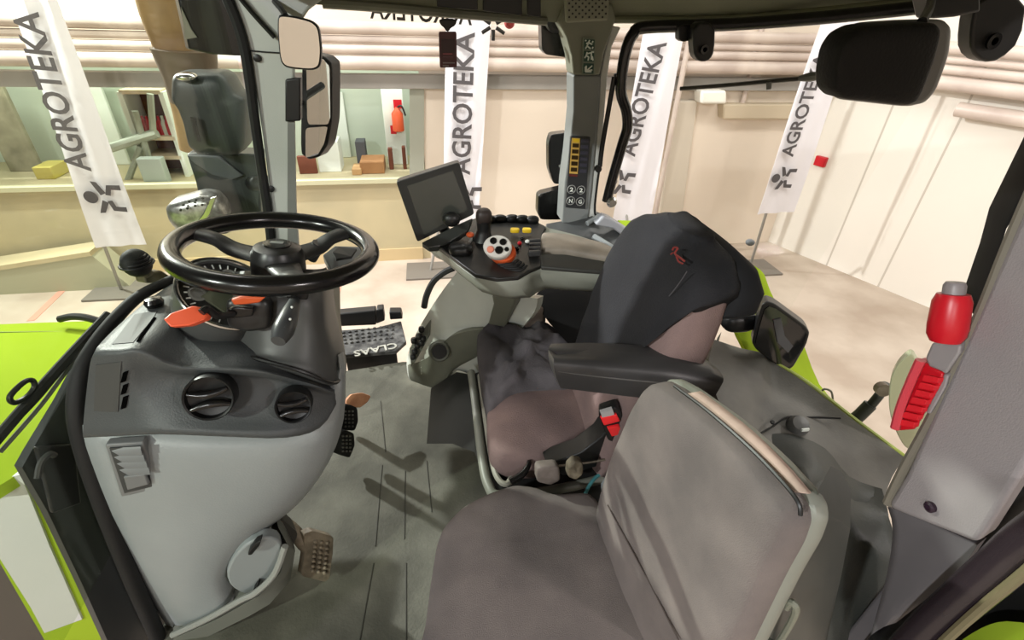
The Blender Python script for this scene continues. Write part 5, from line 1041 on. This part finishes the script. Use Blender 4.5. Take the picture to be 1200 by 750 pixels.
bm = NB(); grid(bm, dense([[Xp(1118, 756, .85), Xp(1150, 736, .85), Xp(1180, 728, .85), Xp(1230, 735, .85)], [Xp(1110, 790, .83), Xp(1150, 780, .83), Xp(1190, 775, .83), Xp(1230, 775, .83)]]), V((.05, 0, -.03))); obj('near_fender', bm, GRN, label='lime green fender corner at the bottom right below the dark rail', ctg='fender')
bm = NB(); poly(bm, Xs([(1146, 640), (1210, 540), (1290, 520), (1290, 760), (1000, 800), (1080, 720)], .90), V((.05, 0, 0))); obj('door_frame_panel', bm, mat('door_black', (20, 20, 20), .5), label='black door frame panel at the right edge behind the glossy rail', ctg='panel')
# ---- emergency hammer
hx = .735
t = thing('emergency_hammer', 'red emergency hammer clipped in a holder on the grey rear pillar', 'hammer', Xp(1075, 505, hx))
a, b = Xp(1108, 397, .725), Xp(1116, 352, .725); d = (b - a).normalized()
bm = NB(); lathe(bm, [(.004, -.006), (.018, -.004), (.023, .006), (.024, .02), (.023, .055), (.019, .066), (.001, .068)], a, d, 24); hd = obj('hammer_head', bm, RED, t)
bm = NB(); lathe(bm, [(.0135, .06), (.0135, .078), (.011, .083), (.001, .083)], a, d, 18); obj('steel_tip', bm, mat('tip_grey', (136, 128, 128), .4), hd)
bm = NB(); poly(bm, Xs([(1092, 402), (1126, 404), (1125, 414), (1108, 440), (1103, 436), (1088, 430), (1084, 420)], .732), V((.02, .01, 0))); obj('grey_clip', bm, mat('clip_grey', (146, 140, 140), .5), t, bev=.004)
bm = NB(); poly(bm, Xs([(1122, 388), (1133, 386), (1132, 394), (1122, 396)], .735), V((.02, .01, 0))); obj('side_pin', bm, RED, t, bev=.003)
bm = NB(); poly(bm, Xs([(1074, 426), (1080, 424), (1106, 437), (1102, 452), (1072, 504), (1048, 506), (1048, 494)], .735), V((.02, .012, 0))); hol = obj('holder', bm, RED, t, bev=.004)
p, q = (1092, 442), (1064, 494)
for k in range(7):
    u = k / 6; cx, cy = p[0] + (q[0] - p[0]) * u, p[1] + (q[1] - p[1]) * u
    bm = NB(); poly(bm, rnd(Xs([(cx - 9, cy - 3), (cx + 8, cy + 1), (cx + 6, cy + 7), (cx - 12, cy + 4)], .727), .15, 2), V((.01, .0, 0))); obj('grip_rib', bm, mat('rib_red', (222, 34, 46), .35), hol, bev=.003)
bm = NB(); tube(bm, Xs([(1079, 422), (1068, 446), (1056, 476), (1049, 502)], .727), .007, 8); obj('holder_edge', bm, mat('edge_red', (204, 70, 80), .35), t)
bm = NB(); poly(bm, Xs([(1106, 438), (1112, 440), (1108, 454), (1090, 486), (1084, 484)], .74), V((.02, .01, 0))); obj('clip_leg', bm, mat('clip_grey', (146, 140, 140), .5), t, bev=.003)

# ================================================================== LIGHT
def area(name, loc, to, sx, sy, power, col=(1, .96, .9)):
    l = bpy.data.lights.new(name, 'AREA'); l.shape = 'RECTANGLE'; l.size = sx; l.size_y = sy; l.energy = power; l.color = col
    o = bpy.data.objects.new(name, l); COL.objects.link(o); o.location = loc
    o.rotation_euler = (V(to) - V(loc)).to_track_quat('-Z', 'Y').to_euler()
bm = NB(); box(bm, (-9, -6.2, GZ), (9, -6, 4)); struct('wall_front', bm, WALL)
area('hall_lamp_back', (.6, 3.0, 3.8), (.6, 4.6, -1.5), 6, .6, 180)
area('hall_lamp_left', (-4.5, 4.4, 3.8), (-4.4, 5.2, -1.5), 4, .5, 150)
area('hall_lamp_right', (4.2, 2.0, 3.8), (4.6, 2.6, -1.5), .6, 4, 125)
area('platform_fill', (-2.5, 6.35, .82), (-2.5, 6.7, -.4), 6, .2, 40, (.96, 1, .94))  # added fill to brighten the platform room, no fixture there
area('hall_lamp_near', (-1.6, -3.2, 2.8), (-.1, .8, .4), .6, .2, 48, (.98, 1, 1))
area('hall_lamp_door', (2.6, -2.6, 2.6), (.4, .8, .4), .3, .15, 62, (1, .92, .9))
area('wall_front_fill', (0, -3.6, 3.9), (0, -6, 0), 6, .5, 70)  # added fill that brightens the unseen wall behind the camera
LF = V((-3.4, -1.9, 3.0))
area('hall_lamp_front', LF, (-.3, 1.0, .2), .12, .06, 170, (.98, 1, 1))
area('hall_lamp_far', (-4.4, 5.0, 3.5), (-.2, 1.2, .2), .16, .1, 620, (.98, 1, 1))

w = bpy.data.worlds.new('hall_ambient'); SC.world = w; w.use_nodes = True
w.node_tree.nodes['Background'].inputs[0].default_value = (1, .96, .9, 1); w.node_tree.nodes['Background'].inputs[1].default_value = .05
SC.view_settings.view_transform = 'Standard'; SC.view_settings.look = 'None'; SC.view_settings.gamma = 1; SC.view_settings.exposure = 0
SC.view_settings.use_curve_mapping = False
SC.cycles.use_denoising = True; SC.cycles.max_bounces = 8; SC.cycles.transparent_max_bounces = 12
